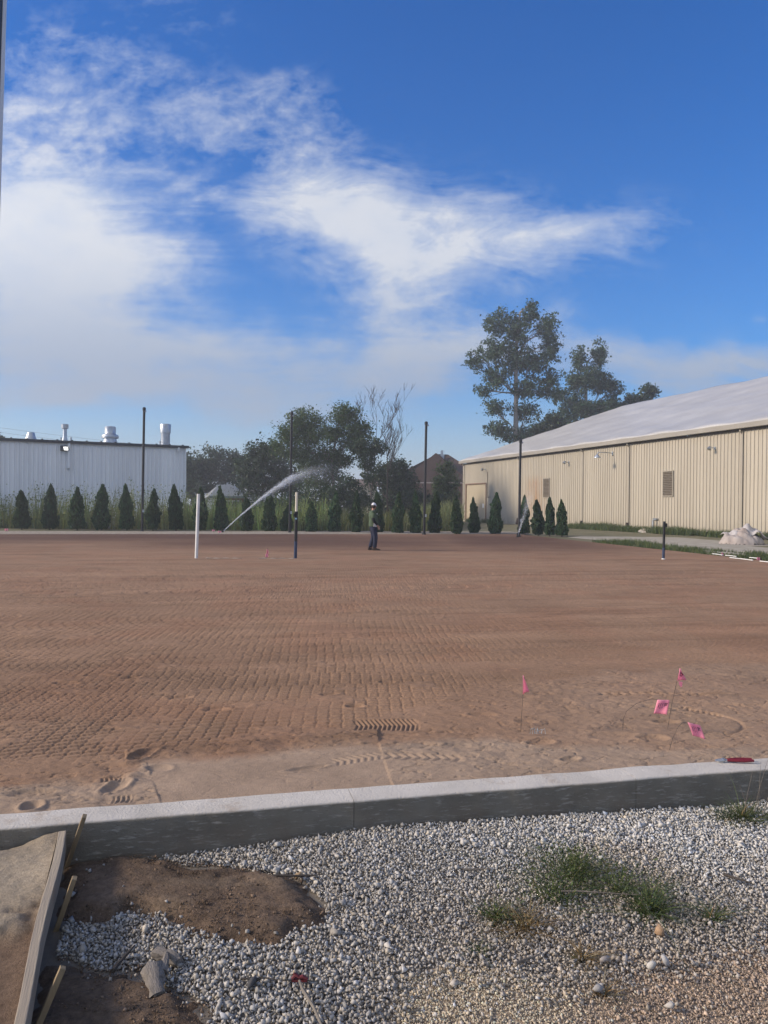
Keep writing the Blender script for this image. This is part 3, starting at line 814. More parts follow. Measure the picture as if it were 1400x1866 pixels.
def build_gravel():
    r = np.random.RandomState(5)
    stone = attr_mat('crushed_stone', 0.85, 0.35, 160, nvar=0.16, nscale=90, bdist=0.006)
    P = []; Rd = []
    for layer, (sp, rad) in enumerate(((0.0140, 0.0086), (0.0172, 0.0086))):
        gx, gy = np.meshgrid(np.arange(-2.3, 3.4, sp), np.arange(2.35, 5.4, sp))
        X = (gx + r.uniform(-.5, .5, gx.shape) * sp * 1.1).ravel(); Y = (gy + r.uniform(-.5, .5, gx.shape) * sp * 1.1).ravel()
        a, b = to_fr(X, Y)
        px, py = proj(X, Y, np.full_like(X, GZ))
        ok = (b < -0.012) & (px > -40) & (px < 1470) & (py < 1930)
        wob = 0.02
        jx = X + (fbm(X * 9, Y * 9, 130) - 0.5) * 0.10; jy = Y + (fbm(X * 9, Y * 9, 131) - 0.5) * 0.10
        inm = inpoly(jx, jy, UPW) | inpoly(jx, jy, LOWW); ok &= ~inm
        # nothing left of the form board
        dbx = BT.x + (BBe.x - BT.x) * (Y - BT.y) / (BBe.y - BT.y)
        ok &= X > dbx + 0.055
        # bare soil strip right of the board top
        ok &= ~((px < 282 + r.uniform(-8, 8, px.shape)) & (py < 1600))
        fine = inpoly(jx, jy, FINEW)
        fd = polydist(jx, jy, FINEW); ok &= ~(fine & (r.rand(len(X)) < np.clip(0.25 + fd * 4.5, 0, 0.955)))
        bald = (fbm(X * 2.4, Y * 2.4, 133) > 0.62) & (px > 560)
        if layer == 1: ok &= ~bald
        X, Y = X[ok], Y[ok]
        rr = rad * np.exp(r.normal(0, 0.32, len(X)))
        px, py = proj(X, Y, np.full_like(X, GZ))
        rr *= np.where((px > 720) & (py > 1560), 0.84, 1.0)
        Z = fg_z(X, Y) + rr * 0.55 + (0.010 + r.rand(len(X)) * 0.009 if layer else 0.0)
        P.append(np.stack([X, Y, Z], -1)); Rd.append(rr)
    P = np.concatenate(P); Rd = np.concatenate(Rd)
    px, py = proj(P[:, 0], P[:, 1], P[:, 2])
    n = len(P)
    tone = np.exp(r.normal(0, 0.16, n))
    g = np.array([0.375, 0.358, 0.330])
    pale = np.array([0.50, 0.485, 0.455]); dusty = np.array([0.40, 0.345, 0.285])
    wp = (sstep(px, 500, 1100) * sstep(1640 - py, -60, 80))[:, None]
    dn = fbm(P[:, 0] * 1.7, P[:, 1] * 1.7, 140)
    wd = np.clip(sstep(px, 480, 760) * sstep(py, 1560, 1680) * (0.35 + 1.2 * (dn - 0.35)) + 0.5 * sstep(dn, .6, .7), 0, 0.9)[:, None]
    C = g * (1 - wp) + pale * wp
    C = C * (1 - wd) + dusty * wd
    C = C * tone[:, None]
    tint = r.normal(0, 0.035, (n, 1)); C = C * (1 + tint * np.array([[1.0, 0.2, -1.2]]))
    wh = r.rand(n) < 0.012; C[wh] = np.array([0.58, 0.56, 0.53])
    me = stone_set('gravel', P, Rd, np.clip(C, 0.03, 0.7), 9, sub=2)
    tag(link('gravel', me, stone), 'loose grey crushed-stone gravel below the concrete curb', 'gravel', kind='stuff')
    # stray stones on the soil mounds
    X = r.uniform(-1.7, 0.0, 1500); Y = r.uniform(2.5, 4.1, 1500)
    dm = np.minimum(polydist(X, Y, UPW), polydist(X, Y, LOWW))
    ok = (inpoly(X, Y, UPW) | inpoly(X, Y, LOWW)) & (r.rand(1500) < np.exp(-dm / 0.035) * 0.8 + 0.012) & (X > BT.x + (BBe.x - BT.x) * (Y - BT.y) / (BBe.y - BT.y) + 0.06)
    X, Y, dm = X[ok], Y[ok], dm[ok]
    rr = 0.0095 * np.exp(r.normal(0, 0.35, len(X)))
    P2 = np.stack([X, Y, fg_z(X, Y) + np.where(inpoly(X, Y, UPW), 0.055, 0.035) * sstep(dm, -0.015, 0.13) ** 0.6 + 0.004], -1)
    me = stone_set('stray_gravel', P2, rr, np.array([0.30, 0.285, 0.265]) * np.exp(r.normal(0, 0.25, (len(X), 1))), 12, sub=2)
    tag(link('stray_gravel', me, stone), 'stray grey stones scattered on the brown soil mounds', 'gravel', kind='stuff')
    # crumbs of soil on the mounds
    X = r.uniform(-1.75, 0.05, 16000); Y = r.uniform(2.45, 4.1, 16000)
    jx = X + (fbm(X * 9, Y * 9, 155) - 0.5) * 0.10; jy = Y + (fbm(X * 9, Y * 9, 156) - 0.5) * 0.10
    dm = np.minimum(polydist(jx, jy, UPW), polydist(jx, jy, LOWW)); u_ = inpoly(jx, jy, UPW)
    ok = (u_ | inpoly(jx, jy, LOWW) | (dm < 0.03)) & (X > BT.x + (BBe.x - BT.x) * (Y - BT.y) / (BBe.y - BT.y) + 0.06) & (fbm(X * 3, Y * 3, 157) > 0.36)
    X, Y, dm, u_ = X[ok], Y[ok], dm[ok], u_[ok]
    rr = 0.0034 * np.exp(r.normal(0, 0.5, len(X)))
    P3 = np.stack([X, Y, fg_z(X, Y) + np.where(u_, 0.052, 0.032) * sstep(dm, -0.015, 0.13) ** 0.6 + 0.002], -1)
    me = stone_set('soil_crumbs', P3, rr, np.array([0.135, 0.095, 0.066]) * np.exp(r.normal(0, 0.35, (len(X), 1))), 13, sub=1)
    tag(link('soil_crumbs', me, stone), 'loose brown crumbs of soil on the dark mounds', 'soil', kind='stuff')
    # fine grit
    X = r.uniform(-0.2, 2.3, 75000); Y = r.uniform(2.4, 3.7, 75000)
    px, py = proj(X, Y, np.full_like(X, GZ))
    jx = X + (fbm(X * 5, Y * 5, 150) - 0.5) * 0.25; jy = Y + (fbm(X * 5, Y * 5, 151) - 0.5) * 0.25 - 0.05
    ok = inpoly(jx, jy, FINEW) & (px < 1450) & (py < 1925)
    X, Y = X[ok], Y[ok]
    rr = 0.0046 * np.exp(r.normal(0, 0.38, len(X)))
    P = np.stack([X, Y, fg_z(X, Y) + rr * 0.4], -1)
    px, py = proj(X, Y, np.full_like(X, GZ)); bw = sstep(px, 960, 1150)[:, None]
    C = (np.array([0.46, 0.39, 0.29]) * (1 - bw) + np.array([0.37, 0.285, 0.215]) * bw) * np.exp(r.normal(0, 0.3, (len(X), 1)))
    me = stone_set('grit', P, rr, np.clip(C, 0.03, 0.6), 10, sub=1)
    tag(link('grit', me, stone), 'fine tan grit at the bottom right of the gravel', 'grit', kind='stuff')
    # stones that stand out
    def rock(px, py, size, c, label, seed, flat=1.0):
        p = gp(px, py, GZ + 0.03)
        me = stone_set('rock', np.array([[0, 0, 0.0]]), np.array([size]), np.array([c]), seed)
        o = link('rock', me, stone); o.location = (p.x, p.y, float(fg_z(np.array(p.x), np.array(p.y))) + 0.022 + size * 0.4)
        o.scale = (1, 1, flat)
        tag(o, label, 'rock', 'stones lying loose on the gravel')
    rock(1203, 1702, 0.032, (0.36, 0.24, 0.15), 'tan-orange stone lying on grey gravel below the green weeds', 21)
    rock(1187, 1762, 0.026, (0.46, 0.44, 0.40), 'white angular stone low on the right of the gravel', 22)
    rock(1212, 1755, 0.028, (0.38, 0.37, 0.36), 'pale grey stone just right of the white angular stone', 23)
    rock(1088, 1802, 0.027, (0.30, 0.29, 0.28), 'round grey stone beside a dead tuft at the grit edge', 24)
    rock(1103, 1752, 0.034, (0.34, 0.30, 0.27), 'flat oval grey-brown stone above the round grey stone', 25, 0.5)
    rock(1095, 1567, 0.017, (0.66, 0.65, 0.60), 'tiny white pebble on the right side of the big weed', 26)
    rock(461, 1793, 0.034, (0.075, 0.075, 0.08), 'dark charcoal stone in the gravel left of the red plastic', 28)
    rock(543, 1601, 0.030, (0.30, 0.21, 0.12), 'ochre stone on the edge of the soil mound', 29, 0.6)
    rock(1180, 1655, 0.030, (0.40, 0.39, 0.38), 'grey stone between the two green weeds', 30)
    rock(1220, 1830, 0.018, (0.42, 0.39, 0.35), 'pale stone lying in the tan grit near the right', 31)
build_gravel()

# ---- ground beyond and round the field
def build_ground():
    n = 90
    ring = np.concatenate([[-700, -400, -200, -110], np.linspace(-70, 90, n), [120, 200, 400, 700]])
    rb = np.concatenate([[0.1, 3, 8, 15, 20], np.linspace(24, 130, 110), [160, 250, 400, 700]])
    A, B = np.meshgrid(ring, rb)
    X = O.x + e1.x * A + e2.x * B; Y = O.y + e1.y * A + e2.y * B
    Z = -0.045 + (fbm(X * 0.3, Y * 0.3, 160) - 0.5) * 0.05 - 0.02
    ny, nx = A.shape
    V = np.stack([X, Y, Z], -1).reshape(-1, 3)
    idx = np.arange(nx * ny).reshape(ny, nx)
    F = np.stack([idx[:-1, :-1], idx[:-1, 1:], idx[1:, 1:], idx[1:, :-1]], -1).reshape(-1, 4)
    me = np_mesh('ground', V, F, True)
    m = mat('ground', (0.10, 0.105, 0.055), 0.95, c2=(0.20, 0.175, 0.12), scale=0.7, bump=0.5, bscale=12, coords='World', spec=0.1)
    tag(link('ground', me, m), kind='structure')
    # gravel verge behind the field and along its right side
    verge = mat('verge_gravel', (0.20, 0.165, 0.125), 0.95, c2=(0.38, 0.34, 0.28), scale=5.0, bump=0.7, bscale=30, coords='World', spec=0.1)
    def strip(name, a0, a1, b0, b1, z, m, label, n=120, skew=0.0):
        a = np.linspace(a0, a1, n); k = 5
        V = []
        for j in range(k):
            f = j / (k - 1)
            bb = b0 + (b1 - b0) * f
            wv = (fbm(a * 0.9, a * 0 + j * 7.3, 170 + j) - 0.5) * (0.5 if j in (0, k - 1) else 0.1)
            zz = z + 0.03 * (fbm(a * 2, a * 0 + j, 171) - 0.5) + (0.035 if 0 < j < k - 1 else -0.02)
            for i in range(n):
                p = fr(a[i] + skew * (bb - b0), bb + wv[i], zz[i])
                V.append(tuple(p))
        idx = np.arange(n * k).reshape(k, n)
        F = np.stack([idx[:-1, :-1], idx[:-1, 1:], idx[1:, 1:], idx[1:, :-1]], -1).reshape(-1, 4)
        me = np_mesh(name, V, F, True)
        tag(link(name, me, m), label, kind='structure')
    la = to_fr(*gp(-250, 968).to_2d())[0]
    ra = to_fr(*gp(1040, 983).to_2d())[0]
    strip('gravel_verge', la, ra + 1.0, far_b - 0.2, far_b + 4.5, 0.0, verge, 'tan gravel verge under the row of arborvitae')
build_ground()

# ------------------------------------------------------------------ buildings
def frame_from(p, q):
    """origin p (ground), unit vectors along p->q and its left/right normal"""
    d = Vector((q.x - p.x, q.y - p.y, 0)); L = d.length; d.normalize()
    return d, L

PANEL = 0.914
def panel_mesh(name, h, w=PANEL, ribs=3, depth=0.035, rw=0.05, proud=1):
    """corrugated metal panel in the x-z plane, outward is -y"""
    prof = [(0.0, 0.0)]
    sp = w / ribs
    for i in range(ribs):
        c = sp * (i + 0.5)
        prof += [(c - rw, 0.0), (c - rw * 0.45, -depth), (c + rw * 0.45, -depth), (c + rw, 0.0)]
    prof += [(w - 0.004, 0.0)]
    v = []; f = []
    for x, y in prof: v.append((x, y, 0)); v.append((x, y, h))
    for i in range(len(prof) - 1):
        f.append((2*i, 2*i + 2, 2*i + 3, 2*i + 1))
    # thin return at the lap
    b = len(v)
    v += [(w - 0.004, 0.02, 0), (w - 0.004, 0.02, h)]
    f.append((2 * (len(prof) - 1), b, b + 1, 2 * (len(prof) - 1) + 1))
    me = bpy.data.meshes.new(name); me.from_pydata(v, [], f); me.update()
    return me

def siding_mat(name, c, c2, stain=None, rough=0.55):
    m, t, b = base_mat(name)
    pos = t.new('ShaderNodeNewGeometry').outputs['Position']
    oi = t.new('ShaderNodeObjectInfo').outputs['Random']
    n = t.noise(t.vm('MULTIPLY', pos, (1.6, 1.6, 0.12)), 1.6, 6, 0.65)
    cc = t.mix(t.rng(n, 0.3, 0.7), c4(c), c4(c2))
    f = t.rng(oi, 0, 1, 0.95, 1.05)
    cc = t.mix(1.0, cc, t.comb(f, f, f), 'MULTIPLY')
    low = t.noise(t.vm('MULTIPLY', pos, (2.5, 2.5, 0.7)), 1.2, 5, 0.7)
    dirt = t.m('MULTIPLY', t.rng(t.sep(pos)[2], 1.1, 0.0), t.rng(low, 0.35, 0.7, 0, 0.6))
    cc = t.mix(dirt, cc, c4((0.20, 0.17, 0.12)))
    if stain:
        p = t.sep(pos)
        (sx, sy), wdt, zt, zb = stain
        dd = t.m('ADD', t.m('POWER', t.m('SUBTRACT', p[0], sx), 2.0), t.m('POWER', t.m('SUBTRACT', p[1], sy), 2.0))
        fall = t.m('EXPONENT', t.m('MULTIPLY', dd, -1.0 / (wdt * wdt)))
        zz = t.m('MULTIPLY', t.rng(p[2], zb, zb + 1.0), t.rng(p[2], zt, zt - 0.8))
        st = t.m('MULTIPLY', t.m('MULTIPLY', fall, zz), t.rng(t.noise(t.vm('MULTIPLY', pos, (1, 1, 0.06)), 3.2, 5, 0.6), 0.38, 0.62))
        cc = t.mix(t.m('MULTIPLY', st, 0.75), cc, c4((0.34, 0.17, 0.06)))
    t.put(b.inputs['Base Color'], cc)
    b.inputs['Roughness'].default_value = rough
    b.inputs['Specular IOR Level'].default_value = 0.35
    return m

def wall_lamp(root, name, x, z, mtl, arm=0.22, kind='floodlight'):
    g = MB()
    g.tube([(x, 0, z), (x, -arm, z + 0.02)], 0.03, 8)
    g.box((x, -0.02, z), (0.16, 0.05, 0.16))
    o = g.build(name, mtl, root, True)
    h = MB()
    h.lathe([(0.04, 0.12), (0.08, 0.09), (0.13, -0.07), (0.14, -0.11), (0.12, -0.12)], 12)
    M4 = Matrix.Rotation(R(-35), 4, 'X')
    h.v = [tuple(Vector((x, -arm - 0.05, z)) + (M4 @ Vector(p))) for p in h.v]
    h.build('lamp_head', mtl, o, True)

# ---- tan warehouse on the right
def build_tan():
    tanm = None
    pr = gp(1400, 981); u = np.array(ray(278, 916)); d = Vector((u[0], u[1], 0)).normalized()   # along the wall, away from the viewer
    # far-left corner: where the wall line crosses the view ray through x = 843
    r0 = ray(843, 949); rx = r0[0] / r0[1]
    tt = (pr.x - rx * pr.y) / (rx * d.y - d.x)
    corner = pr + d * tt
    near = pr - d * 22.0
    L = (near - corner).length
    root = empty('warehouse', (corner.x, corner.y, -0.06), math.atan2(-d.y, -d.x))
    # local x: along the wall towards the viewer, local y: away from the field (into the building)
    tag(root, 'long tan ribbed-metal warehouse with pale grey roof right of the field', 'warehouse')
    H = 6.38; WID = 41.5; RISE = 7.15
    # where on the wall (local x) a photo x lies
    def lx(px):
        r = ray(px, 930); k = r[0] / r[1]
        ex = -d
        t_ = (k * corner.y - corner.x) / (ex.x - k * ex.y)
        return t_
    def lz(px, py):
        t_ = lx(px); p = corner - d * t_
        return dp(px, py, p.y).z + 0.06
    sx = lx(975); sp = corner - d * sx
    tanm = siding_mat('tan_siding', (0.36, 0.325, 0.258), (0.43, 0.39, 0.315), stain=((sp.x, sp.y), 1.6, 4.6, 0.2))
    trim = mat('tan_trim', (0.31, 0.28, 0.225), 0.5, 0.06, 2)
    dark = mat('opening_dark', (0.085, 0.066, 0.05), 0.9, 0.2, 4)
    g = MB()
    g.box((L / 2, WID / 2 + 0.03, H / 2 - 0.06), (L - 0.06, WID - 0.06, H - 0.2))
    g.build('wall_core', mat('core', (0.30, 0.26, 0.19), 0.8, 0.1, 2), root)
    dx0, dx1, dz = lx(851), lx(882), lz(870, 882)
    me = panel_mesh('siding_panel', H, depth=0.045, rw=0.04)
    me_s = panel_mesh('siding_panel_short', H - dz, depth=0.045, rw=0.04)
    me.materials.append(tanm); me_s.materials.append(tanm)
    n = int(L / PANEL)
    for i in range(n):
        x = i * PANEL
        over = x + PANEL > dx0 + 0.1 and x < dx1 - 0.1
        o = link('siding_panel', me_s if over else me, None, root)
        o.location = (x, 0.0, dz if over else 0.0)
    # overhead door in its recess
    g = MB()
    x0 = math.floor((dx0 + 0.1) / PANEL) * PANEL; x1 = math.ceil((dx1 - 0.1) / PANEL) * PANEL
    g.box((x0 + 0.10, -0.03, dz / 2), (0.2, 0.12, dz)); g.box((x1 - 0.05, -0.03, dz / 2), (0.1, 0.12, dz)); g.box(((x0 + x1) / 2, -0.03, dz + 0.03), (x1 - x0, 0.14, 0.12))
    fr_ = g.build('door_frame', mat('door_frame_brown', (0.16, 0.10, 0.07), 0.7, 0.2, 3), root)
    g = MB(); g.box(((x0 + x1) / 2 + 0.05, 0.020, dz / 2), (x1 - x0 - 0.3, 0.04, dz - 0.06))
    door = g.build('door', mat('door_tan', (0.36, 0.31, 0.22), 0.6, 0.06, 2), root)
    g = MB(); g.box((x1 - 0.75, -0.03, 1.75), (0.3, 0.05, 0.45)); g.build('door_window', M['white_paint'], door)
    # fascia, gutter
    g = MB(); g.box((L / 2 - 0.1, -0.22, H + 0.17), (L + 0.5, 0.34, 0.30)); bevel(g.build('gutter', mat('gutter_grey', (0.27, 0.25, 0.215), 0.55, 0.12, 1.5, stretch=(0.3, 1, 1)), root), 0.02)
    g = MB(); g.box((L / 2 - 0.1, -0.06, H - 0.06), (L + 0.3, 0.10, 0.10)); g.build('soffit_trim', dark, root)
    # roof: a loose membrane stretched over the two slopes
    m, t, b = base_mat('roof_membrane')
    tc = t.new('ShaderNodeTexCoord').outputs['Object']
    n1 = t.noise(t.vm('MULTIPLY', tc, (0.5, 0.10, 0.3)), 1.1, 6, 0.6, 0.6); n2 = t.noise(tc, 0.35, 5, 0.6)
    t.put(b.inputs['Base Color'], t.mix(t.rng(n2, 0.3, 0.7), c4((0.36, 0.35, 0.33)), c4((0.47, 0.46, 0.435))))
    b.inputs['Roughness'].default_value = 0.42
    bn = t.new('ShaderNodeBump'); bn.inputs['Strength'].default_value = 0.3; bn.inputs['Distance'].default_value = 0.2
    t.put(bn.inputs['Height'], n1); t.l.new(bn.outputs[0], b.inputs['Normal'])
    nx, ny = 160, 40
    xs = np.linspace(-0.35, L + 0.2, nx); ys = np.linspace(-0.36, WID + 0.36, ny * 2 + 1)
    X, Y = np.meshgrid(xs, ys)
    Z = H + 0.33 + RISE * (1 - np.abs(Y - WID / 2) / (WID / 2 + 0.36))
    Z += (fbm(X * 0.25 + Y * 0.2, Y * 0.5, 200) - 0.5) * 0.22 * sstep(np.abs(Y - WID / 2), WID / 2 + 0.3, WID / 2 - 3)
    lowe = np.exp(-((Y - 0.5) / 1.6) ** 2)
    Z += lowe * (np.sin(X * 1.3 + 2.5 * Y) * 0.05 + 0.10 * fbm(X * 0.6 + Y * 0.5, Y * 0.3, 205))
    V = np.stack([X, Y, Z], -1).reshape(-1, 3)
    idx = np.arange(V.shape[0]).reshape(X.shape)
    F = np.stack([idx[:-1, :-1], idx[:-1, 1:], idx[1:, 1:], idx[1:, :-1]], -1).reshape(-1, 4)
    rf = link('roof', np_mesh('roof', V, F, True), m, root)
    sol = rf.modifiers.new('thick', 'SOLIDIFY'); sol.thickness = 0.12
    # gable end (far), tan
    g = MB()
    g.add([(0, 0.1, H - 0.05), (0, WID - 0.1, H - 0.05), (0, WID / 2, H + RISE - 0.05), (0.2, 0.1, H - 0.05), (0.2, WID - 0.1, H - 0.05), (0.2, WID / 2, H + RISE - 0.05)],
          [(0, 1, 2), (3, 5, 4), (0, 2, 5, 3), (2, 1, 4, 5), (0, 3, 4, 1)])
    g.build('gable', tanm, root)
    # downspouts
    for px, boot in ((845, 0), (946, 1), (1062, 1), (1146, 1), (1352, 0)):
        x = lx(px) + (0.1 if px < 850 else 0)
        g = MB()
        g.box((x, -0.068, H / 2 + 0.20), (0.20, 0.036, H - 0.55)); g.tube([(x, -0.22, H + 0.02), (x, -0.18, H - 0.1), (x, -0.07, H - 0.22)], 0.07, 8)
        sp_ = g.build('downspout', trim, root)
        g = MB()
        if boot:
            g.tube([(x, -0.11, 0.62), (x, -0.12, 0.42), (x + 0.25, -0.35, 0.22), (x + 0.75, -0.6, 0.14)], 0.12, 8)
            g.build('downspout_boot', M['brown_pipe'], sp_, True)
    g = MB(); x = lx(1197); g.tube([(x, -0.05, 0.9), (x, -0.3, 0.85), (x, -0.3, 0.1)], 0.06, 8); g.box((x, -0.1, 0.95), (0.4, 0.16, 0.1)); g.build('vent_pipe', M['steel_galv'], root, True)
    # lamps
    for px, py in ((880, 856), (1031, 843), (1297, 817)):
        wall_lamp(root, 'flood_lamp', lx(px + 5), lz(px, py), M['steel_galv'], 0.35)
    x = lx(1116); z = lz(1110, 827)
    g = MB(); g.tube([(x, 0, z + 0.02), (x, -0.9, z + 0.06), (x, -1.25, z + 0.04), (x, -1.35, z - 0.1)], 0.035, 8); g.box((x, -0.03, z), (0.14, 0.06, 0.3))
    o = g.build('gooseneck_lamp', M['steel_galv'], root, True)
    h = MB(); h.lathe([(0.04, 0.12), (0.08, 0.08), (0.24, -0.1), (0.25, -0.14), (0.2, -0.14)], 14, (x, -1.35, z - 0.22)); h.build('lamp_shade', M['steel_galv'], o, True)
    # louvres
    for px0, px1, py0, py1 in ((991, 1002, 872, 906), (1209, 1227, 859, 904)):
        x0, x1 = lx(px0), lx(px1); z0, z1 = lz(px0, py1), lz(px0, py0)
        g = MB(); w = 0.07
        g.box(((x0 + x1) / 2, -0.055, z0), (x1 - x0, 0.05, w)); g.box(((x0 + x1) / 2, -0.055, z1), (x1 - x0, 0.05, w))
        g.box((x0, -0.055, (z0 + z1) / 2), (w, 0.052, z1 - z0 + w)); g.box((x1, -0.055, (z0 + z1) / 2), (w, 0.052, z1 - z0 + w))
        lo = g.build('louver', trim, root)
        g = MB(); g.box(((x0 + x1) / 2, -0.042, (z0 + z1) / 2), (x1 - x0 - w, 0.008, z1 - z0 - w)); g.build('louver_back', dark, lo)
        k = 13
        sm = MB(); sm.box((0, 0, 0), (x1 - x0 - w, 0.075, 0.014), Matrix.Rotation(R(-38), 3, 'X')); sme = sm.mesh('slat'); sme.materials.append(trim)
        for i in range(k):
            s = link('slat', sme, None, lo); s.location = ((x0 + x1) / 2, -0.075, z0 + w + (z1 - z0 - 2 * w) * (i + 0.5) / k)
    # conduit beside the door
    g = MB(); x = lx(889); z = lz(886, 860)
    g.tube([(x, -0.06, z), (x, -0.06, 2.7)], 0.03, 6); g.box((x + 0.2, -0.06, 2.65), (0.9, 0.06, 0.05)); g.build('conduit', dark, root)
    return root, corner, d, lx
TAN, TANC, TAND, TLX = build_tan()

# ---- white metal building on the left
def build_white():
    p1 = gp(338, 956); p1 = Vector((p1.x * 60 / p1.y, 60.0, 0))
    p1 = Vector((ray(338, 930)[0] / ray(338, 930)[1] * 60, 60, 0)); p0 = Vector((ray(0, 930)[0] / ray(0, 930)[1] * 54, 54, 0))
    d = (p0 - p1).normalized()
    L = 22.0; H = dp(338, 816, 60).z + 0.05
    root = empty('white_metal_building', (p1.x, p1.y, -0.06), math.atan2(-d.y, -d.x))
    tag(root, 'white ribbed-metal building with dark roof edge and steel roof vents', 'building')
    # local x: towards the right corner = 0, wall runs to -L; outward is -y
    wm = siding_mat('white_siding', (0.72, 0.73, 0.75), (0.80, 0.81, 0.82))
    dk = mat('dark_fascia', (0.045, 0.05, 0.058), 0.5, 0.15, 3)
    me = panel_mesh('siding_panel', H - 0.02, ribs=3, rw=0.06, depth=0.045); me.materials.append(wm)
    n = int(L / PANEL)
    for i in range(n):
        o = link('siding_panel', me, None, root); o.location = (-(i + 1) * PANEL - 0.04, 0, 0)
    g = MB(); g.box((-L / 2, 7.52, H / 2 - 0.1), (L - 0.02, 15, H - 0.3)); g.build('wall_core', wm, root)
    g = MB(); g.box((-0.03, -0.02, H / 2), (0.12, 0.14, H)); g.build('corner_trim', wm, root)
    # fascia and shallow roof with standing seams
    g = MB(); g.box((-L / 2 + 0.08, -0.10, H + 0.06), (L + 0.3, 0.16, 0.20)); g.build('fascia', dk, root)
    g = MB(); q = 7.6
    g.add([(-L, -0.18, H + 0.165), (0.2, -0.18, H + 0.165), (0.2, q, H + 0.45), (-L, q, H + 0.45), (0.2, 15.2, H + 0.165), (-L, 15.2, H + 0.165),
           (-L, -0.18, H + 0.1), (0.2, -0.18, H + 0.1), (0.2, 15.2, H + 0.1), (-L, 15.2, H + 0.1)],
          [(0, 1, 2, 3), (3, 2, 4, 5), (0, 6, 7, 1), (4, 8, 9, 5), (1, 7, 8, 4, 2), (0, 3, 5, 9, 6)])
    rf = g.build('roof', M['steel_galv'], root)
    for i in range(22):
        g = MB(); g.box((-0.25 - i * 1.0, -0.10, H + 0.19), (0.12, 0.18, 0.07)); g.build('seam_end', dk, rf)
    def lx(px, y=0.0):
        r = ray(px, 900); k = r[0] / r[1]; ex = -d; ey = Vector((-ex.y, ex.x, 0))
        o = p1 + ey * y
        return (k * o.y - o.x) / (ex.x - k * ex.y)
    def lz(px, py, y=0.0):
        x = lx(px, y); ex = -d; ey = Vector((-ex.y, ex.x, 0)); p = p1 + ex * x + ey * y
        return dp(px, py, p.y).z + 0.06
    S = 60 / FPX
    def vent(name, px, prof_px, n=18, y=1.6):
        x = lx(px, y)
        prof = [(w * S / 2, lz(px, py, y)) for w, py in prof_px]
        g = MB(); g.lathe(prof, n, (x, y, 0)); g.build(name, M['steel_galv'], root, True)
    vent('roof_vent', 56, [(19, 806), (18, 799), (16, 797), (12, 789), (11, 788), (3, 787.6)])
    vent('roof_vent', 118, [(11, 808), (10, 803), (7, 796), (6.5, 782), (11.5, 781), (12, 773.5), (10.5, 773), (10, 774)])
    vent('roof_vent', 200.5, [(24, 812), (25, 805), (22, 801), (22, 799.6), (29, 798.6), (30, 796), (28, 793), (21, 791.5), (19, 790), (19.5, 779), (17, 777.5), (4, 777.4)])
    vent('roof_vent', 301, [(16, 816), (16, 790), (19, 789.5), (20, 774), (18.5, 773), (17.5, 774.5)])
    x = lx(301, 1.6)
    for i, py in enumerate(range(792, 812, 3)):
        g = MB(); g.lathe([(16 * S / 2 + 0.02, -0.02), (16 * S / 2 + 0.035, 0.0), (16 * S / 2 + 0.02, 0.02)], 18, (x, 1.6, lz(301, py, 1.6))); g.build('vent_ring', M['steel_galv'], root, True)
    for px, top, w in ((129, 797, 3), (111, 797, 2.4), (291, 804, 3)):
        vent('flue_pipe', px, [(w, 812), (w, top + 2), (w + 1, top + 2), (w + 1, top)], 8, 1.0)
    # wall lamp, pipes
    x = lx(117.5); z = lz(117, 817)
    g = MB(); g.add([(x - .30, -.02, z - .18), (x + .30, -.02, z - .18), (x + .30, -.30, z - .16), (x - .30, -.30, z - .16), (x - .30, -.02, z + .2), (x + .30, -.02, z + .2), (x + .30, -.16, z + .2), (x - .30, -.16, z + .2)],
                    [(0, 1, 2, 3), (4, 7, 6, 5), (0, 4, 5, 1), (1, 5, 6, 2), (2, 6, 7, 3), (3, 7, 4, 0)])
    o = g.build('wall_pack_lamp', dk, root)
    em, t, b = base_mat('lamp_glass'); b.inputs['Base Color'].default_value = (0.9, 0.9, 0.88, 1); b.inputs['Emission Color'].default_value = (1, 0.96, 0.88, 1); b.inputs['Emission Strength'].default_value = 1.1
    g = MB(); g.add([(x - .05, -.315, z - .15), (x + .22, -.315, z - .15), (x + .20, -.22, z + .10), (x - .10, -.22, z + .10)], [(0, 1, 2, 3)]); g.build('lamp_lens', em, o)
    x = lx(125.5)
    g = MB(); g.tube([(x, -.05, lz(125, 808)), (x, -.18, lz(125, 811)), (x, -.12, lz(125, 815)), (x, -.12, lz(125, 853)), (x - .1, -.16, lz(125, 855))], 0.10, 8); g.build('downspout', wm, root, True)
    x = lx(324.5)
    g = MB(); g.tube([(x, -.05, lz(324, 816)), (x, -.2, lz(324, 818)), (x, -.14, lz(324, 822))], 0.11, 8); g.build('downspout', wm, root, True)
    # canopy on the far side
    g = MB(); z0, z1 = lz(341, 848, 3), lz(341, 836, 3)
    g.add([(0.0, 2.5, z0 - 0.05), (0.62, 2.5, z1 - 0.12), (0.62, 2.5, z1), (0.0, 2.5, z1 + 0.03), (0.0, 5, z0 - 0.05), (0.62, 5, z1 - 0.12), (0.62, 5, z1), (0.0, 5, z1 + 0.03)],
          [(0, 1, 2, 3), (4, 7, 6, 5), (0, 4, 5, 1), (1, 5, 6, 2), (2, 6, 7, 3)])
    g.build('canopy', wm, root)
build_white()

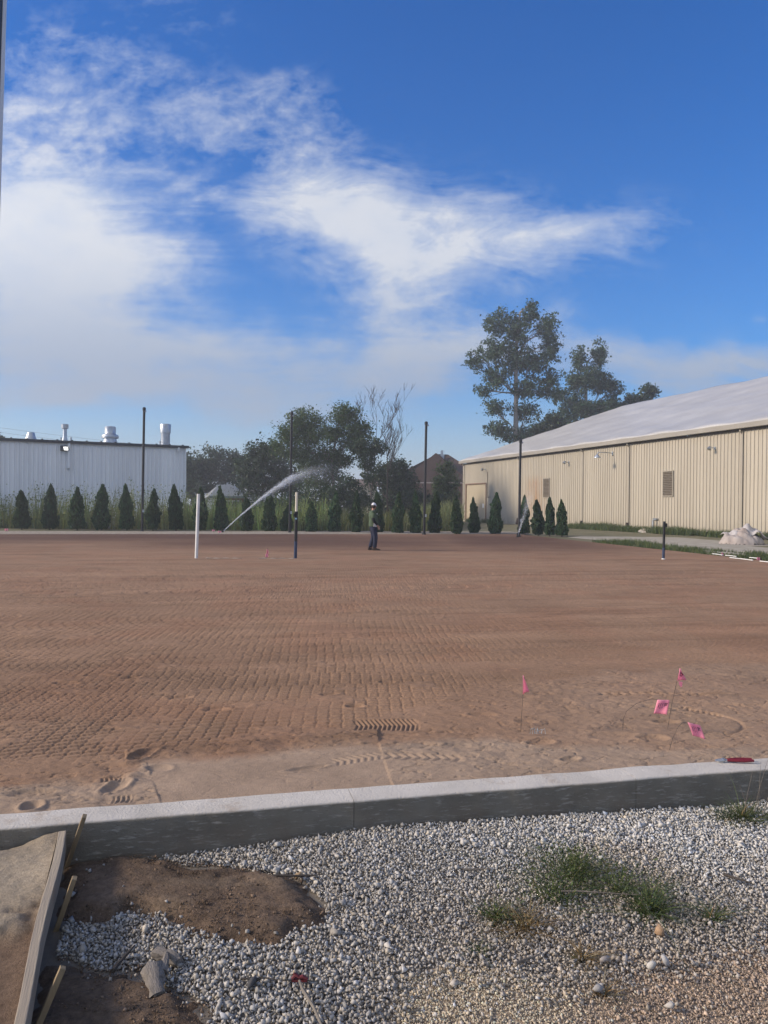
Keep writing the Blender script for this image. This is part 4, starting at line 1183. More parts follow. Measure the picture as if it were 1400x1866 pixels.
# ---- houses beyond the trees
def shingle(name, c):
    return mat(name, c, 0.9, 0.25, 2.5, bump=0.4, bscale=10, stretch=(1, 1, 4))
def gable_window(root, x, z, w, h, frame, y=0.0):
    g = MB(); b = 0.08
    g.box((x, y - 0.03, z + h / 2), (w + b, 0.06, b)); g.box((x, y - 0.03, z - h / 2), (w + b, 0.06, b)); g.box((x - w / 2, y - 0.03, z), (b, 0.055, h)); g.box((x + w / 2, y - 0.03, z), (b, 0.055, h)); g.box((x, y - 0.03, z), (0.05, 0.05, h))
    wn = g.build('window', frame, root)
    gl, t, bs = base_mat('window_glass'); bs.inputs['Base Color'].default_value = (0.03, 0.035, 0.04, 1); bs.inputs['Roughness'].default_value = 0.12
    g = MB(); g.box((x, y - 0.012, z), (w, 0.02, h)); g.build('pane', gl, wn)

def build_houses():
    # brown-roofed house
    y = 104.0
    c = dp(796, 930, y)
    root = empty('brown_roofed_house', (c.x, y, -0.06), R(-10))
    tag(root, 'dark brick house with dark brown hipped roof behind trees beside warehouse', 'house')
    S = y / FPX
    ez = dp(796, 884, y).z; az = dp(798, 822, y).z
    hw = 8.2; dpth = 12
    brick = mat('dark_brick', (0.075, 0.045, 0.036), 0.9, 0.3, 6); br = shingle('brown_shingle', (0.070, 0.046, 0.040))
    g = MB(); g.box((0, dpth / 2, ez / 2), (2 * hw - 1.2, dpth - 1, ez)); g.build('wall', brick, root)
    g = MB()
    g.add([(-hw, -0.4, ez), (hw, -0.4, ez), (hw, dpth, ez), (-hw, dpth, ez), (-0.6, 5.0, az), (0.9, 6.2, az),
           (-hw, -0.4, ez - 0.2), (hw, -0.4, ez - 0.2), (hw, dpth, ez - 0.2), (-hw, dpth, ez - 0.2)],
          [(0, 1, 5, 4), (1, 2, 5), (2, 3, 4, 5), (3, 0, 4), (0, 6, 7, 1), (1, 7, 8, 2), (2, 8, 9, 3), (3, 9, 6, 0), (6, 9, 8, 7)])
    rf = g.build('roof', br, root)
    # cross gable facing the field
    g = MB(); gx = 0.2; gz = dp(798, 826, y).z
    g.add([(gx - 5.2, -1.6, ez + 0.35), (gx + 4.6, -1.6, ez + 0.35), (gx - 0.2, -1.6, gz), (gx - 5.2, 5, ez + 0.35), (gx + 4.6, 5, ez + 0.35), (gx - 0.2, 6, gz)], [(0, 2, 5, 3), (2, 1, 4, 5), (0, 1, 2)])
    g.build('gable_roof', br, rf)
    g = MB(); g.box((gx - 0.3, -1.3, ez / 2 + 0.1), (8.6, 1.4, ez + 0.3)); g.build('gable_wall', brick, root)
    g = MB(); g.box((gx - 0.3, -1.75, ez + 0.28), (10.2, 0.12, 0.2)); g.build('eave_trim', mat('pale_trim', (0.33, 0.31, 0.30), 0.7, 0.1, 2), root)
    for px, py in ((798, 818), (803, 828), (790, 836)):
        z = dp(px, py, y).z; x = (px - 796) * S
        g = MB(); g.box((x, 2.5 if py > 820 else 5, z - 0.6), (0.35, 0.35, 1.6)); g.build('chimney_pipe', M['steel_galv'], rf)
    gable_window(root, -2.0, 1.7, 1.2, 1.3, M['white_paint'], -2.0)
    # small white house with a brown front
    y = 88.0; c = dp(408, 930, y)
    root = empty('small_house', (c.x, y, -0.06), R(8))
    tag(root, 'small house with pale grey roof and brown front seen between arborvitae', 'house')
    wz = dp(420, 903, y).z; rz = dp(420, 882, y).z
    wht = mat('house_white', (0.55, 0.56, 0.57), 0.7, 0.08, 2); brn = mat('house_brown', (0.16, 0.075, 0.05), 0.8, 0.25, 3, stretch=(6, 1, 1))
    g = MB(); g.box((0.8, 3, wz / 2), (2.9, 6, wz)); g.build('wall', brn, root)
    g = MB(); g.box((-1.6, 2.9, wz / 2 + 0.15), (2.1, 6, wz + 0.3)); g.build('side_wall', wht, root)
    g = MB()
    hw = 2.1
    g.add([(-1.6, -0.4, wz), (2.4, -0.4, wz), (0.4 + 0.5, -0.2, rz), (-2.9, -0.3, wz - 0.7), (-1.6, 6.4, wz), (2.4, 6.4, wz), (0.9, 6.4, rz), (-2.9, 6.4, wz - 0.7), (-0.6, -0.2, rz - .03), (-0.6, 6.4, rz - .03)],
          [(0, 1, 2, 8), (3, 0, 8), (1, 5, 6, 2), (2, 6, 9, 8), (8, 9, 7, 3)])
    rf = g.build('roof', mat('pale_shingle', (0.42, 0.44, 0.46), 0.8, 0.1, 3), root)
    rf.modifiers.new('t', 'SOLIDIFY').thickness = 0.1
    g = MB(); g.box((0.4, 1.2, rz + 0.05), (0.35, 0.35, 0.4)); g.build('roof_vent', M['steel_galv'], rf)
    g = MB(); g.box((0.4, -0.42, wz - 0.12), (4.0, 0.1, 0.24)); g.build('eave_trim', mat('eave_grey', (0.14, 0.17, 0.17), 0.8, 0.1, 2), root)
    gable_window(root, 1.0, wz - 1.05, 1.9, 1.0, M['white_paint'], 0.0)
    # bits of two more houses glimpsed through the leaves
    y = 92.0; c = dp(462, 930, y)
    root = empty('white_sided_house', (c.x, y, -0.06), R(-5))
    tag(root, 'white-sided house mostly hidden by leaves behind the sprinkler jet', 'house')
    z1 = dp(462, 897, y).z
    g = MB(); g.box((0, 3, z1 / 2), (2.6, 6, z1)); g.build('wall', wht, root)
    g = MB(); g.add([(-1.6, -.3, z1), (1.6, -.3, z1), (1.6, 3, z1 + .9), (-1.6, 3, z1 + .9), (1.6, 6.3, z1), (-1.6, 6.3, z1)], [(0, 1, 2, 3), (3, 2, 4, 5), (1, 4, 2), (0, 3, 5)])
    g.build('roof', mat('pale_shingle2', (0.40, 0.42, 0.44), 0.8, 0.1, 3), root)
    gable_window(root, -0.3, 1.5, 0.9, 1.0, M['white_paint'])
    y = 110.0; c = dp(664, 930, y)
    root = empty('pale_house', (c.x, y, -0.06), R(4))
    tag(root, 'pale house with low brown roof glimpsed behind the leaning tree', 'house')
    z1 = dp(664, 884, y).z
    g = MB(); g.box((0, 3, z1 / 2), (3.4, 6, z1)); g.build('wall', mat('house_cream', (0.52, 0.47, 0.36), 0.8, 0.1, 2), root)
    g = MB(); g.add([(-2, -.4, z1), (2.2, -.4, z1), (2.2, 3, z1 + 1.0), (-2, 3, z1 + 1.0), (2.2, 6.4, z1), (-2, 6.4, z1)], [(0, 1, 2, 3), (3, 2, 4, 5), (1, 4, 2), (0, 3, 5)])
    g.build('roof', shingle('tan_shingle', (0.15, 0.11, 0.09)), root)
    gable_window(root, 0.6, 2.6, 0.9, 1.1, M['white_paint'])
build_houses()

# ------------------------------------------------------------------ trees
def leaf_mesh(name, P, size, seed, flat=0.0, aspect=0.62):
    r = np.random.RandomState(seed)
    n = len(P)
    a = r.normal(size=(n, 3)); a /= np.linalg.norm(a, axis=1, keepdims=True)
    b = r.normal(size=(n, 3)); b -= (a * b).sum(1, keepdims=True) * a; b /= np.linalg.norm(b, axis=1, keepdims=True)
    s = (size * np.exp(r.normal(0, 0.28, n)))[:, None]
    nrm = np.cross(a, b) * s * 0.22
    V = np.stack([P - a * s, P + b * s * aspect + nrm, P + a * s, P - b * s * aspect + nrm], 1).reshape(-1, 3)
    F = np.arange(n * 4).reshape(n, 4)
    me = np_mesh(name, V, F)
    t = np.exp(r.normal(0, 0.25, n)).clip(0.5, 1.9)
    h = r.normal(0, 0.07, n)
    C = np.stack([t * (1 + h), t, t * (1 - h)], -1)
    vcol(me, np.repeat(C, 4, 0))
    return me

def branch(g, p0, p1, r0, r1, seed, k=5, wig=0.06):
    r = random.Random(seed)
    p0, p1 = Vector(p0), Vector(p1); L = (p1 - p0).length
    pts = []; rad = []
    for i in range(k + 1):
        f = i / k
        p = p0.lerp(p1, f)
        if 0 < i < k: p += Vector((r.uniform(-1, 1), r.uniform(-1, 1), r.uniform(-.5, .5))) * L * wig
        pts.append(p); rad.append(r0 + (r1 - r0) * f)
    g.tube(pts, rad, 7)
    return pts

def tree(name, label, y, trunk_px, lobes, leaf, nleaf, bark, foli, seed, r0=0.25, group='trees beyond the field', cat='tree', clump=0.55, lean=None, depth=1.0, hollow=0.35, per=26):
    """trunk_px: list of photo points from base to top; lobes: (px, py, rx px, ry px[, depth shift])"""
    r = np.random.RandomState(seed)
    S = y / FPX
    base = dp(trunk_px[0][0], trunk_px[0][1], y)
    base = Vector((base.x, y, -0.08))
    root = empty(name, base)
    tag(root, label, cat, group)
    tp = [dp(x, q, y) - base for x, q in trunk_px]
    tp[0] = Vector((tp[0].x, 0, 0))
    g = MB()
    n = len(tp)
    g.tube(tp, [r0 * (1 - 0.72 * i / (n - 1)) for i in range(n)], 9)
    pts = []; tot = sum(l[2] * l[3] for l in lobes)
    for li, l in enumerate(lobes):
        px, py, rx, ry = l[:4]; sh = l[4] if len(l) > 4 else r.uniform(-0.4, 0.4) * rx * S * 0.6
        c = dp(px, py, y) - base; c.y += sh
        ax, az = rx * S, ry * S; ay = (ax * 0.9) * depth
        # limb from the nearest lower trunk point
        cand = [p for p in tp if p.z < c.z - 0.2 * az] or [tp[0]]
        q = cand[-1]
        tip = c + Vector((0, 0, az * 0.4))
        lp = branch(g, q, tip, r0 * 0.34, r0 * 0.06, seed * 31 + li)
        for k in range(5):
            s = lp[min(2 + k % 3, len(lp) - 1)]
            e = c + Vector((r.uniform(-.8, .8) * ax, r.uniform(-.8, .8) * ay, r.uniform(-.5, .8) * az))
            branch(g, s, e, r0 * 0.13, r0 * 0.03, seed * 77 + li * 9 + k, 3)
        nl = int(nleaf * rx * ry / tot); nc = max(4, nl // per)
        d = r.normal(size=(nc, 3)); d /= np.linalg.norm(d, axis=1, keepdims=True)
        rad = (hollow + (1 - hollow) * r.rand(nc)) ** 0.6 * r.uniform(0.82, 1.12, nc)
        cc = np.array(c) + d * rad[:, None] * np.array([ax, ay, az])
        cs = clump * r.uniform(0.6, 1.3, nc)
        for k in range(nc):
            m_ = int(per * r.uniform(0.6, 1.4))
            pts.append(cc[k] + r.normal(size=(m_, 3)) * cs[k] * np.array([0.55, 0.55, 0.42]))
    g.build('trunk', bark, root, True)
    P = np.concatenate(pts)
    cr = link('crown', leaf_mesh('crown', P, leaf, seed), foli, root)
    return root

def build_trees():
    # tall cottonwoods behind the warehouse
    tree('cottonwood_tree', 'tallest tree, an airy cottonwood behind the warehouse roof end', 106, [(940, 948), (940, 800), (941, 720), (940, 650), (945, 600), (948, 570)],
         [(905, 590, 24, 28), (940, 600, 30, 36), (968, 575, 18, 24), (995, 600, 24, 34), (1003, 640, 20, 30), (900, 640, 26, 30), (868, 655, 17, 24), (935, 655, 34, 34), (975, 660, 30, 30),
          (905, 690, 28, 24), (1005, 690, 24, 20), (960, 710, 34, 24), (905, 745, 26, 18), (960, 750, 24, 24), (905, 780, 24, 20), (930, 795, 22, 14), (1000, 715, 18, 14), (950, 790, 14, 16), (880, 715, 16, 14), (968, 556, 8, 8)],
         0.145, 27000, M['bark_cotton'], M['foliage_cotton'], 3, r0=0.42, clump=0.60, hollow=0.05, per=24)
    tree('cottonwood_tree', 'second cottonwood with twin upright tops right of the tallest one', 116, [(1068, 950), (1068, 760), (1068, 700), (1070, 660)],
         [(1055, 655, 14, 24), (1092, 645, 15, 26), (1075, 690, 28, 30), (1050, 700, 22, 26), (1100, 700, 24, 22), (1120, 710, 16, 20), (1045, 740, 30, 24), (1075, 750, 36, 24), (1110, 740, 24, 20), (1035, 770, 26, 18), (1090, 775, 30, 16), (1018, 720, 18, 14)],
         0.145, 23000, M['bark_cotton'], M['foliage_cotton'], 5, r0=0.38, clump=0.60, hollow=0.05, per=24)
    tree('leafy_tree', 'low leafy tree between the two cottonwoods above the roofline', 112, [(995, 950), (993, 860), (993, 800)],
         [(1000, 780, 24, 22), (975, 790, 22, 18), (1010, 765, 18, 16), (960, 800, 20, 12)], 0.19, 4500, M['bark_dark'], M['foliage_dark'], 6, r0=0.25, clump=0.7)
    tree('leafy_tree', 'small leafy treetop poking above the roof right of the cottonwoods', 120, [(1160, 950), (1160, 800), (1158, 750)],
         [(1150, 735, 24, 18), (1182, 718, 14, 16), (1170, 735, 24, 16), (1130, 750, 22, 16), (1190, 712, 8, 10)], 0.19, 5000, M['bark_dark'], M['foliage_dark'], 7, r0=0.3, clump=0.6)
    # locust with the two-lobed crown
    tree('locust_tree', 'broad two-lobed locust tree behind the row of arborvitae', 74, [(606, 960), (608, 880), (606, 840), (612, 800), (618, 770)],
         [(560, 765, 32, 24), (530, 785, 26, 26), (628, 757, 30, 22), (655, 780, 26, 26), (595, 790, 34, 26), (560, 800, 32, 22), (520, 815, 24, 18), (640, 805, 28, 18), (600, 830, 34, 22), (570, 845, 34, 22), (625, 840, 22, 18), (545, 825, 30, 24), (605, 865, 22, 20), (575, 880, 30, 22)],
         0.085, 34000, M['bark'], M['foliage'], 11, r0=0.2, clump=0.62, per=60, hollow=0.15)
    tree('locust_tree', 'slender tree leaning left of centre with small rounded crown behind the person', 72, [(680, 948), (676, 900), (670, 870), (667, 840)],
         [(668, 812, 27, 18), (652, 815, 18, 12), (690, 815, 18, 14), (668, 838, 17, 22), (672, 865, 12, 14)], 0.085, 7000, M['bark_grey'], M['foliage_dark'], 12, r0=0.11, clump=0.35)
    tree('broadleaf_tree', 'dense round tree left of the locust above the sprinkler jet', 84, [(478, 955), (478, 900), (480, 850)],
         [(478, 830, 34, 26), (500, 840, 28, 28), (455, 855, 28, 26), (485, 865, 40, 26), (460, 885, 32, 24), (510, 880, 34, 26), (495, 815, 22, 14), (525, 870, 24, 30), (545, 880, 24, 26)], 0.12, 15000, M['bark_dark'], M['foliage_dark'], 13, r0=0.2, clump=0.6)
    tree('broadleaf_tree', 'distant dark tree right behind the white building corner', 112, [(352, 950), (352, 880), (352, 850)],
         [(350, 838, 22, 18), (345, 862, 26, 20), (365, 855, 22, 20), (352, 890, 34, 20), (340, 875, 16, 30)], 0.19, 4800, M['bark_dark'], M['foliage_dark'], 14, r0=0.25, clump=0.8)
    tree('broadleaf_tree', 'distant rounded tree behind the small white house', 114, [(384, 950), (384, 880), (384, 850)],
         [(384, 830, 20, 17), (392, 848, 26, 20), (378, 860, 26, 18), (390, 880, 34, 18), (384, 900, 30, 18)], 0.19, 4900, M['bark_dark'], M['foliage_dark'], 15, r0=0.25, clump=0.8)
    tree('broadleaf_tree', 'distant dark tree between the small house and the dense round tree', 116, [(424, 950), (424, 880), (424, 850)],
         [(420, 834, 22, 14), (432, 850, 24, 18), (418, 862, 24, 18), (430, 885, 30, 18), (440, 840, 14, 14), (425, 905, 30, 16)], 0.19, 4900, M['bark_dark'], M['foliage_dark'], 16, r0=0.25, clump=0.8)
    tree('broadleaf_tree', 'dark bushy tree at the left end of the brown-roofed house', 80, [(712, 958), (712, 910), (712, 880)],
         [(712, 865, 30, 24), (735, 880, 26, 24), (695, 880, 24, 24), (715, 905, 36, 22), (745, 905, 26, 22), (700, 925, 30, 16), (725, 848, 16, 12)], 0.12, 10000, M['bark_dark'], M['foliage_dark'], 17, r0=0.16, clump=0.6)
    tree('broadleaf_tree', 'small leafy tree in front of the brown-roofed house', 78, [(815, 958), (815, 910), (815, 880)],
         [(813, 860, 15, 18), (818, 880, 20, 16), (808, 895, 20, 16), (822, 905, 16, 16), (800, 880, 10, 14)], 0.10, 4500, M['bark_dark'], M['foliage'], 18, r0=0.1, clump=0.45)
    tree('shrub', 'dark shrub mass at the foot of the brown-roofed house', 76, [(775, 958), (775, 935), (775, 920)],
         [(760, 910, 28, 18), (785, 920, 28, 16), (770, 930, 36, 14), (800, 915, 20, 16), (745, 920, 20, 18)], 0.11, 6000, M['bark_dark'], M['foliage_dark'], 19, r0=0.1, clump=0.5, cat='shrub')
    tree('shrub', 'dark shrubs under the locust behind the arborvitae row', 70, [(600, 958), (600, 935), (600, 920)],
         [(570, 910, 36, 18), (610, 905, 36, 22), (640, 905, 30, 24), (660, 920, 26, 20), (590, 930, 50, 14), (540, 915, 30, 20), (635, 880, 18, 16)], 0.10, 11000, M['bark_dark'], M['foliage_dark'], 20, r0=0.1, clump=0.5, cat='shrub')
    tree('shrub', 'green shrub left of the sprinkler jet behind arborvitae', 68, [(500, 958), (500, 940), (500, 925)],
         [(505, 925, 26, 18), (470, 935, 26, 14), (530, 930, 22, 16), (440, 930, 20, 14)], 0.09, 5500, M['bark_dark'], M['foliage'], 22, r0=0.08, clump=0.45, cat='shrub')
    tree('broadleaf_tree', 'tiny bit of tree at the far left edge above the white roof', 110, [(-8, 950), (-8, 850), (-8, 810)],
         [(-8, 796, 14, 12), (-14, 815, 18, 16)], 0.25, 500, M['bark_dark'], M['foliage_dark'], 23, r0=0.2, clump=0.7)
    # bare dead trees
    def bare(px0, y, seed, H_px, label, r0):
        S = y / FPX
        rr = random.Random(seed)
        base = dp(px0, 955, y); base = Vector((base.x, y, -0.06))
        root = empty('bare_tree', base); tag(root, label, 'tree', 'trees beyond the field')
        g = MB(); H = (955 - H_px) * S
        def grow(p, d, L, r, lev):
            k = 4; pts = [p]; rad = [r]; dd = d.copy(); q = p.copy()
            for i in range(k):
                dd = (dd + Vector((rr.uniform(-1, 1), rr.uniform(-1, 1), rr.uniform(-.1, .6))) * (0.10 if lev else 0.04)).normalized()
                q = q + dd * L / k; pts.append(q.copy()); rad.append(max(r * (1 - 0.5 * (i + 1) / k), 0.010))
            g.tube(pts, rad, 5 if lev else 7, cap=False)
            if lev >= 4: return
            for j in range(7 if lev == 0 else rr.choice((3, 4))):
                s = pts[rr.randint(2 if lev == 0 else 1, k)]
                a = rr.uniform(0, 6.28); tl = rr.uniform(0.45, 0.95)
                ax = Vector((math.cos(a) * tl, math.sin(a) * tl, 0.75)).normalized()
                grow(s, (dd * 0.55 + ax * 0.8).normalized(), L * rr.uniform(0.40, 0.62) if lev else H * rr.uniform(0.25, 0.40), max(r * 0.45, 0.014), lev + 1)
        grow(Vector((0, 0, 0)), Vector((0.02, 0, 1)), H * 0.66, r0, 0)
        g.build('trunk', M['bark_dark'], root, True)
    bare(706, 77, 4, 775, 'bare dead tree with fine twigs right of the locust crown', 0.085)
    bare(676, 79, 9, 748, 'thin bare sapling close against the locust crown', 0.07)
build_trees()

# ---- row of arborvitae
def build_thuja():
    mats = M['foliage_thuja']
    var = []
    for k in range(9):
        r = np.random.RandomState(300 + k)
        n = 3000
        h = r.rand(n) ** 1.25
        prof = np.where(h < 0.10, 0.82 + 0.18 * h / 0.10, np.where(h < 0.42, 1.0, ((1 - h) / 0.58).clip(0, 1) ** (0.62 + 0.08 * (k % 3)))) * (0.96 + 0.06 * np.sin(h * (9 + k) + k * 1.7))
        ang = r.rand(n) * 2 * np.pi
        lump = 1 + 0.20 * np.sin(ang * 2 + h * 11 + k * 2.3) + 0.15 * np.sin(ang * 5 - h * 27 + 2 * k)
        rad = 0.5 * prof * lump * (0.70 + 0.36 * r.rand(n) ** 0.7) + 0.012
        bend = 0.16 * np.sin(k * 2.1 + 0.6) * h ** 3
        P = np.stack([rad * np.cos(ang) + bend, rad * np.sin(ang), 0.03 + 0.97 * h], -1)
        # upright sprays: quads pointing up and out
        up = np.stack([np.cos(ang) * 0.35, np.sin(ang) * 0.35, np.ones(n)], -1) + r.normal(0, 0.35, (n, 3)); up /= np.linalg.norm(up, axis=1, keepdims=True)
        sd_ = r.normal(size=(n, 3)); sd_ -= (sd_ * up).sum(1, keepdims=True) * up; sd_ /= np.linalg.norm(sd_, axis=1, keepdims=True)
        s = (0.030 * np.exp(r.normal(0, 0.45, n)))[:, None]; asp = np.array([[1.9, 1.9, 1.0]])
        V = np.stack([P - up * s * asp * 0.55, P + sd_ * s * asp * 0.8, P + up * s * asp * 0.85, P - sd_ * s * asp * 0.8], 1).reshape(-1, 3)
        me = np_mesh('foliage', V, np.arange(n * 4).reshape(n, 4))
        t = np.exp(r.normal(0, 0.28, n)).clip(0.45, 2.0); hh = r.normal(0, .08, n)
        t = t * (0.8 + 0.5 * ((k * 5) % 9) / 9); br = np.clip(r.normal(0, 0.25, n) - 0.25 + 0.2 * (k % 4 == 1), 0, 1); vcol(me, np.repeat(np.stack([t * (1 + hh + 1.6 * br), t * (1 + .3 * br), t * (1 - hh)], -1), 4, 0))
        me.materials.append(mats)
        # inner core so that no light leaks straight through
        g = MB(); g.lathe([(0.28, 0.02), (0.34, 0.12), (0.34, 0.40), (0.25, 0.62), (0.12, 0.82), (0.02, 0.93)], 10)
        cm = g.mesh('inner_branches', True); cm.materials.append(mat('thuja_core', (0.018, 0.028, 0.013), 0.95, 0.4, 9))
        tm = MB(); tm.tube([(0, 0, -0.05), (0, 0, 0.2)], [0.05, 0.04], 7); tmm = tm.mesh('trunk'); tmm.materials.append(M['bark_dark'])
        var.append((me, cm, tmm))
    T = [(40, 895, 965, 26, 'leftmost arborvitae of the row, small and ragged-topped'), (91, 884, 965, 26, 'second arborvitae from the left, tall with a bent tip'), (141, 890, 966, 28, 'third arborvitae from the left, just left of the grey slab'),
         (185, 884, 966, 28, 'arborvitae standing between the two grey slabs'), (231, 884, 966, 25, 'arborvitae just left of the leftmost tall black pole'), (279, 892, 967, 24, 'arborvitae just right of the leftmost tall black pole'),
         (321, 885, 967, 26, 'tall arborvitae in front of the white building corner'), (365, 890, 968, 26, 'arborvitae right behind the white post'), (404, 890, 968, 24, 'arborvitae at the foot of the left sprinkler jet'),
         (450, 908, 969, 24, 'misted arborvitae behind the left sprinkler jet'), (491, 897, 970, 25, 'dark arborvitae in front of the dense round tree'), (522, 922, 970, 22, 'short arborvitae beside the second tall black pole'),
         (567, 915, 971, 22, 'short arborvitae right of the black post with white top'), (609, 897, 971, 23, 'arborvitae below the locust trunk'), (650, 895, 972, 22, 'arborvitae just left of the person'),
         (689, 897, 972, 21, 'arborvitae partly hidden behind the person'), (724, 897, 973, 22, 'arborvitae second to the right of the person'), (757, 897, 973, 22, 'arborvitae just left of the third tall black pole'),
         (792, 897, 973, 22, 'arborvitae just right of the third tall black pole'), (833, 905, 974, 21, 'arborvitae at the left corner of the tan warehouse'), (864, 909, 973, 20, 'small arborvitae in front of the warehouse door'),
         (903, 899, 974, 24, 'full arborvitae just right of the warehouse door'), (955, 904, 974, 20, 'misted arborvitae beside the fourth tall black pole'), (981, 912, 976, 23, 'arborvitae third from the right end of the row'),
         (1002, 907, 977, 19, 'slim arborvitae second from the right end of the row'), (1024, 912, 978, 21, 'rightmost arborvitae of the row')]
    rr = random.Random(3)
    for i, (px, top, bot, w, lab) in enumerate(T):
        y = gp(px, bot - 1.0, 0.0).y + 0.3
        base = dp(px, bot, y); H = dp(px, top, y).z
        root = empty('arborvitae', (base.x, y, 0.0), rr.uniform(0, 6.28))
        tag(root, lab, 'arborvitae', 'row of arborvitae along the far edge of the field')
        me, cm, tm = var[(i * 4) % 9]; root.rotation_euler = (rr.uniform(-.03, .03), rr.uniform(-.035, .035), rr.uniform(0, 6.28))
        wd = w * y / FPX * 0.88
        for nm, m_ in (('foliage', me), ('inner_branches', cm), ('trunk', tm)):
            o = link(nm, m_, None, root); o.scale = (wd, wd, H)
build_thuja()

# ------------------------------------------------------------------ weeds and grass (uncountable)
def blade_mesh(name, B, Hh, Wd, seed, lean=0.35, seg=3, tone=None, dirs=None):
    """thin tapering blades: B base points (n,3), heights, widths"""
    r = np.random.RandomState(seed)
    n = len(B)
    ang = r.rand(n) * 2 * np.pi if dirs is None else dirs
    ld = np.stack([np.cos(ang), np.sin(ang), np.zeros(n)], -1)
    sa = r.rand(n) * 2 * np.pi
    sd_ = np.stack([np.cos(sa), np.sin(sa), np.zeros(n)], -1)
    ln = lean * np.exp(r.normal(0, 0.5, n)); 
    V = []
    for k in range(seg + 1):
        f = k / seg
        c = B + ld * (ln * Hh * f ** 1.8)[:, None] + np.array([0, 0, 1.0]) * (Hh * (f - 0.28 * np.minimum(ln, 1.6) * f * f))[:, None]
        w = Wd * (1 - f) ** 0.7 * 0.5 + Wd * 0.04
        V.append(c - sd_ * w[:, None]); V.append(c + sd_ * w[:, None])
    V = np.stack(V, 1).reshape(-1, 3); k2 = 2 * (seg + 1)
    F = []
    for k in range(seg):
        F.append(np.array([2*k, 2*k + 1, 2*k + 3, 2*k + 2]))
    F = (np.stack(F)[None] + (np.arange(n) * k2)[:, None, None]).reshape(-1, 4)
    me = np_mesh(name, V, F)
    t = np.exp(r.normal(0, 0.28, n)).clip(0.4, 2.2); h = r.normal(0, 0.12, n)
    C = np.stack([t * (1 + h), t, t * (1 - h)], -1)
    if tone is not None: C = C * tone
    vcol(me, np.repeat(C, k2, 0))
    return me

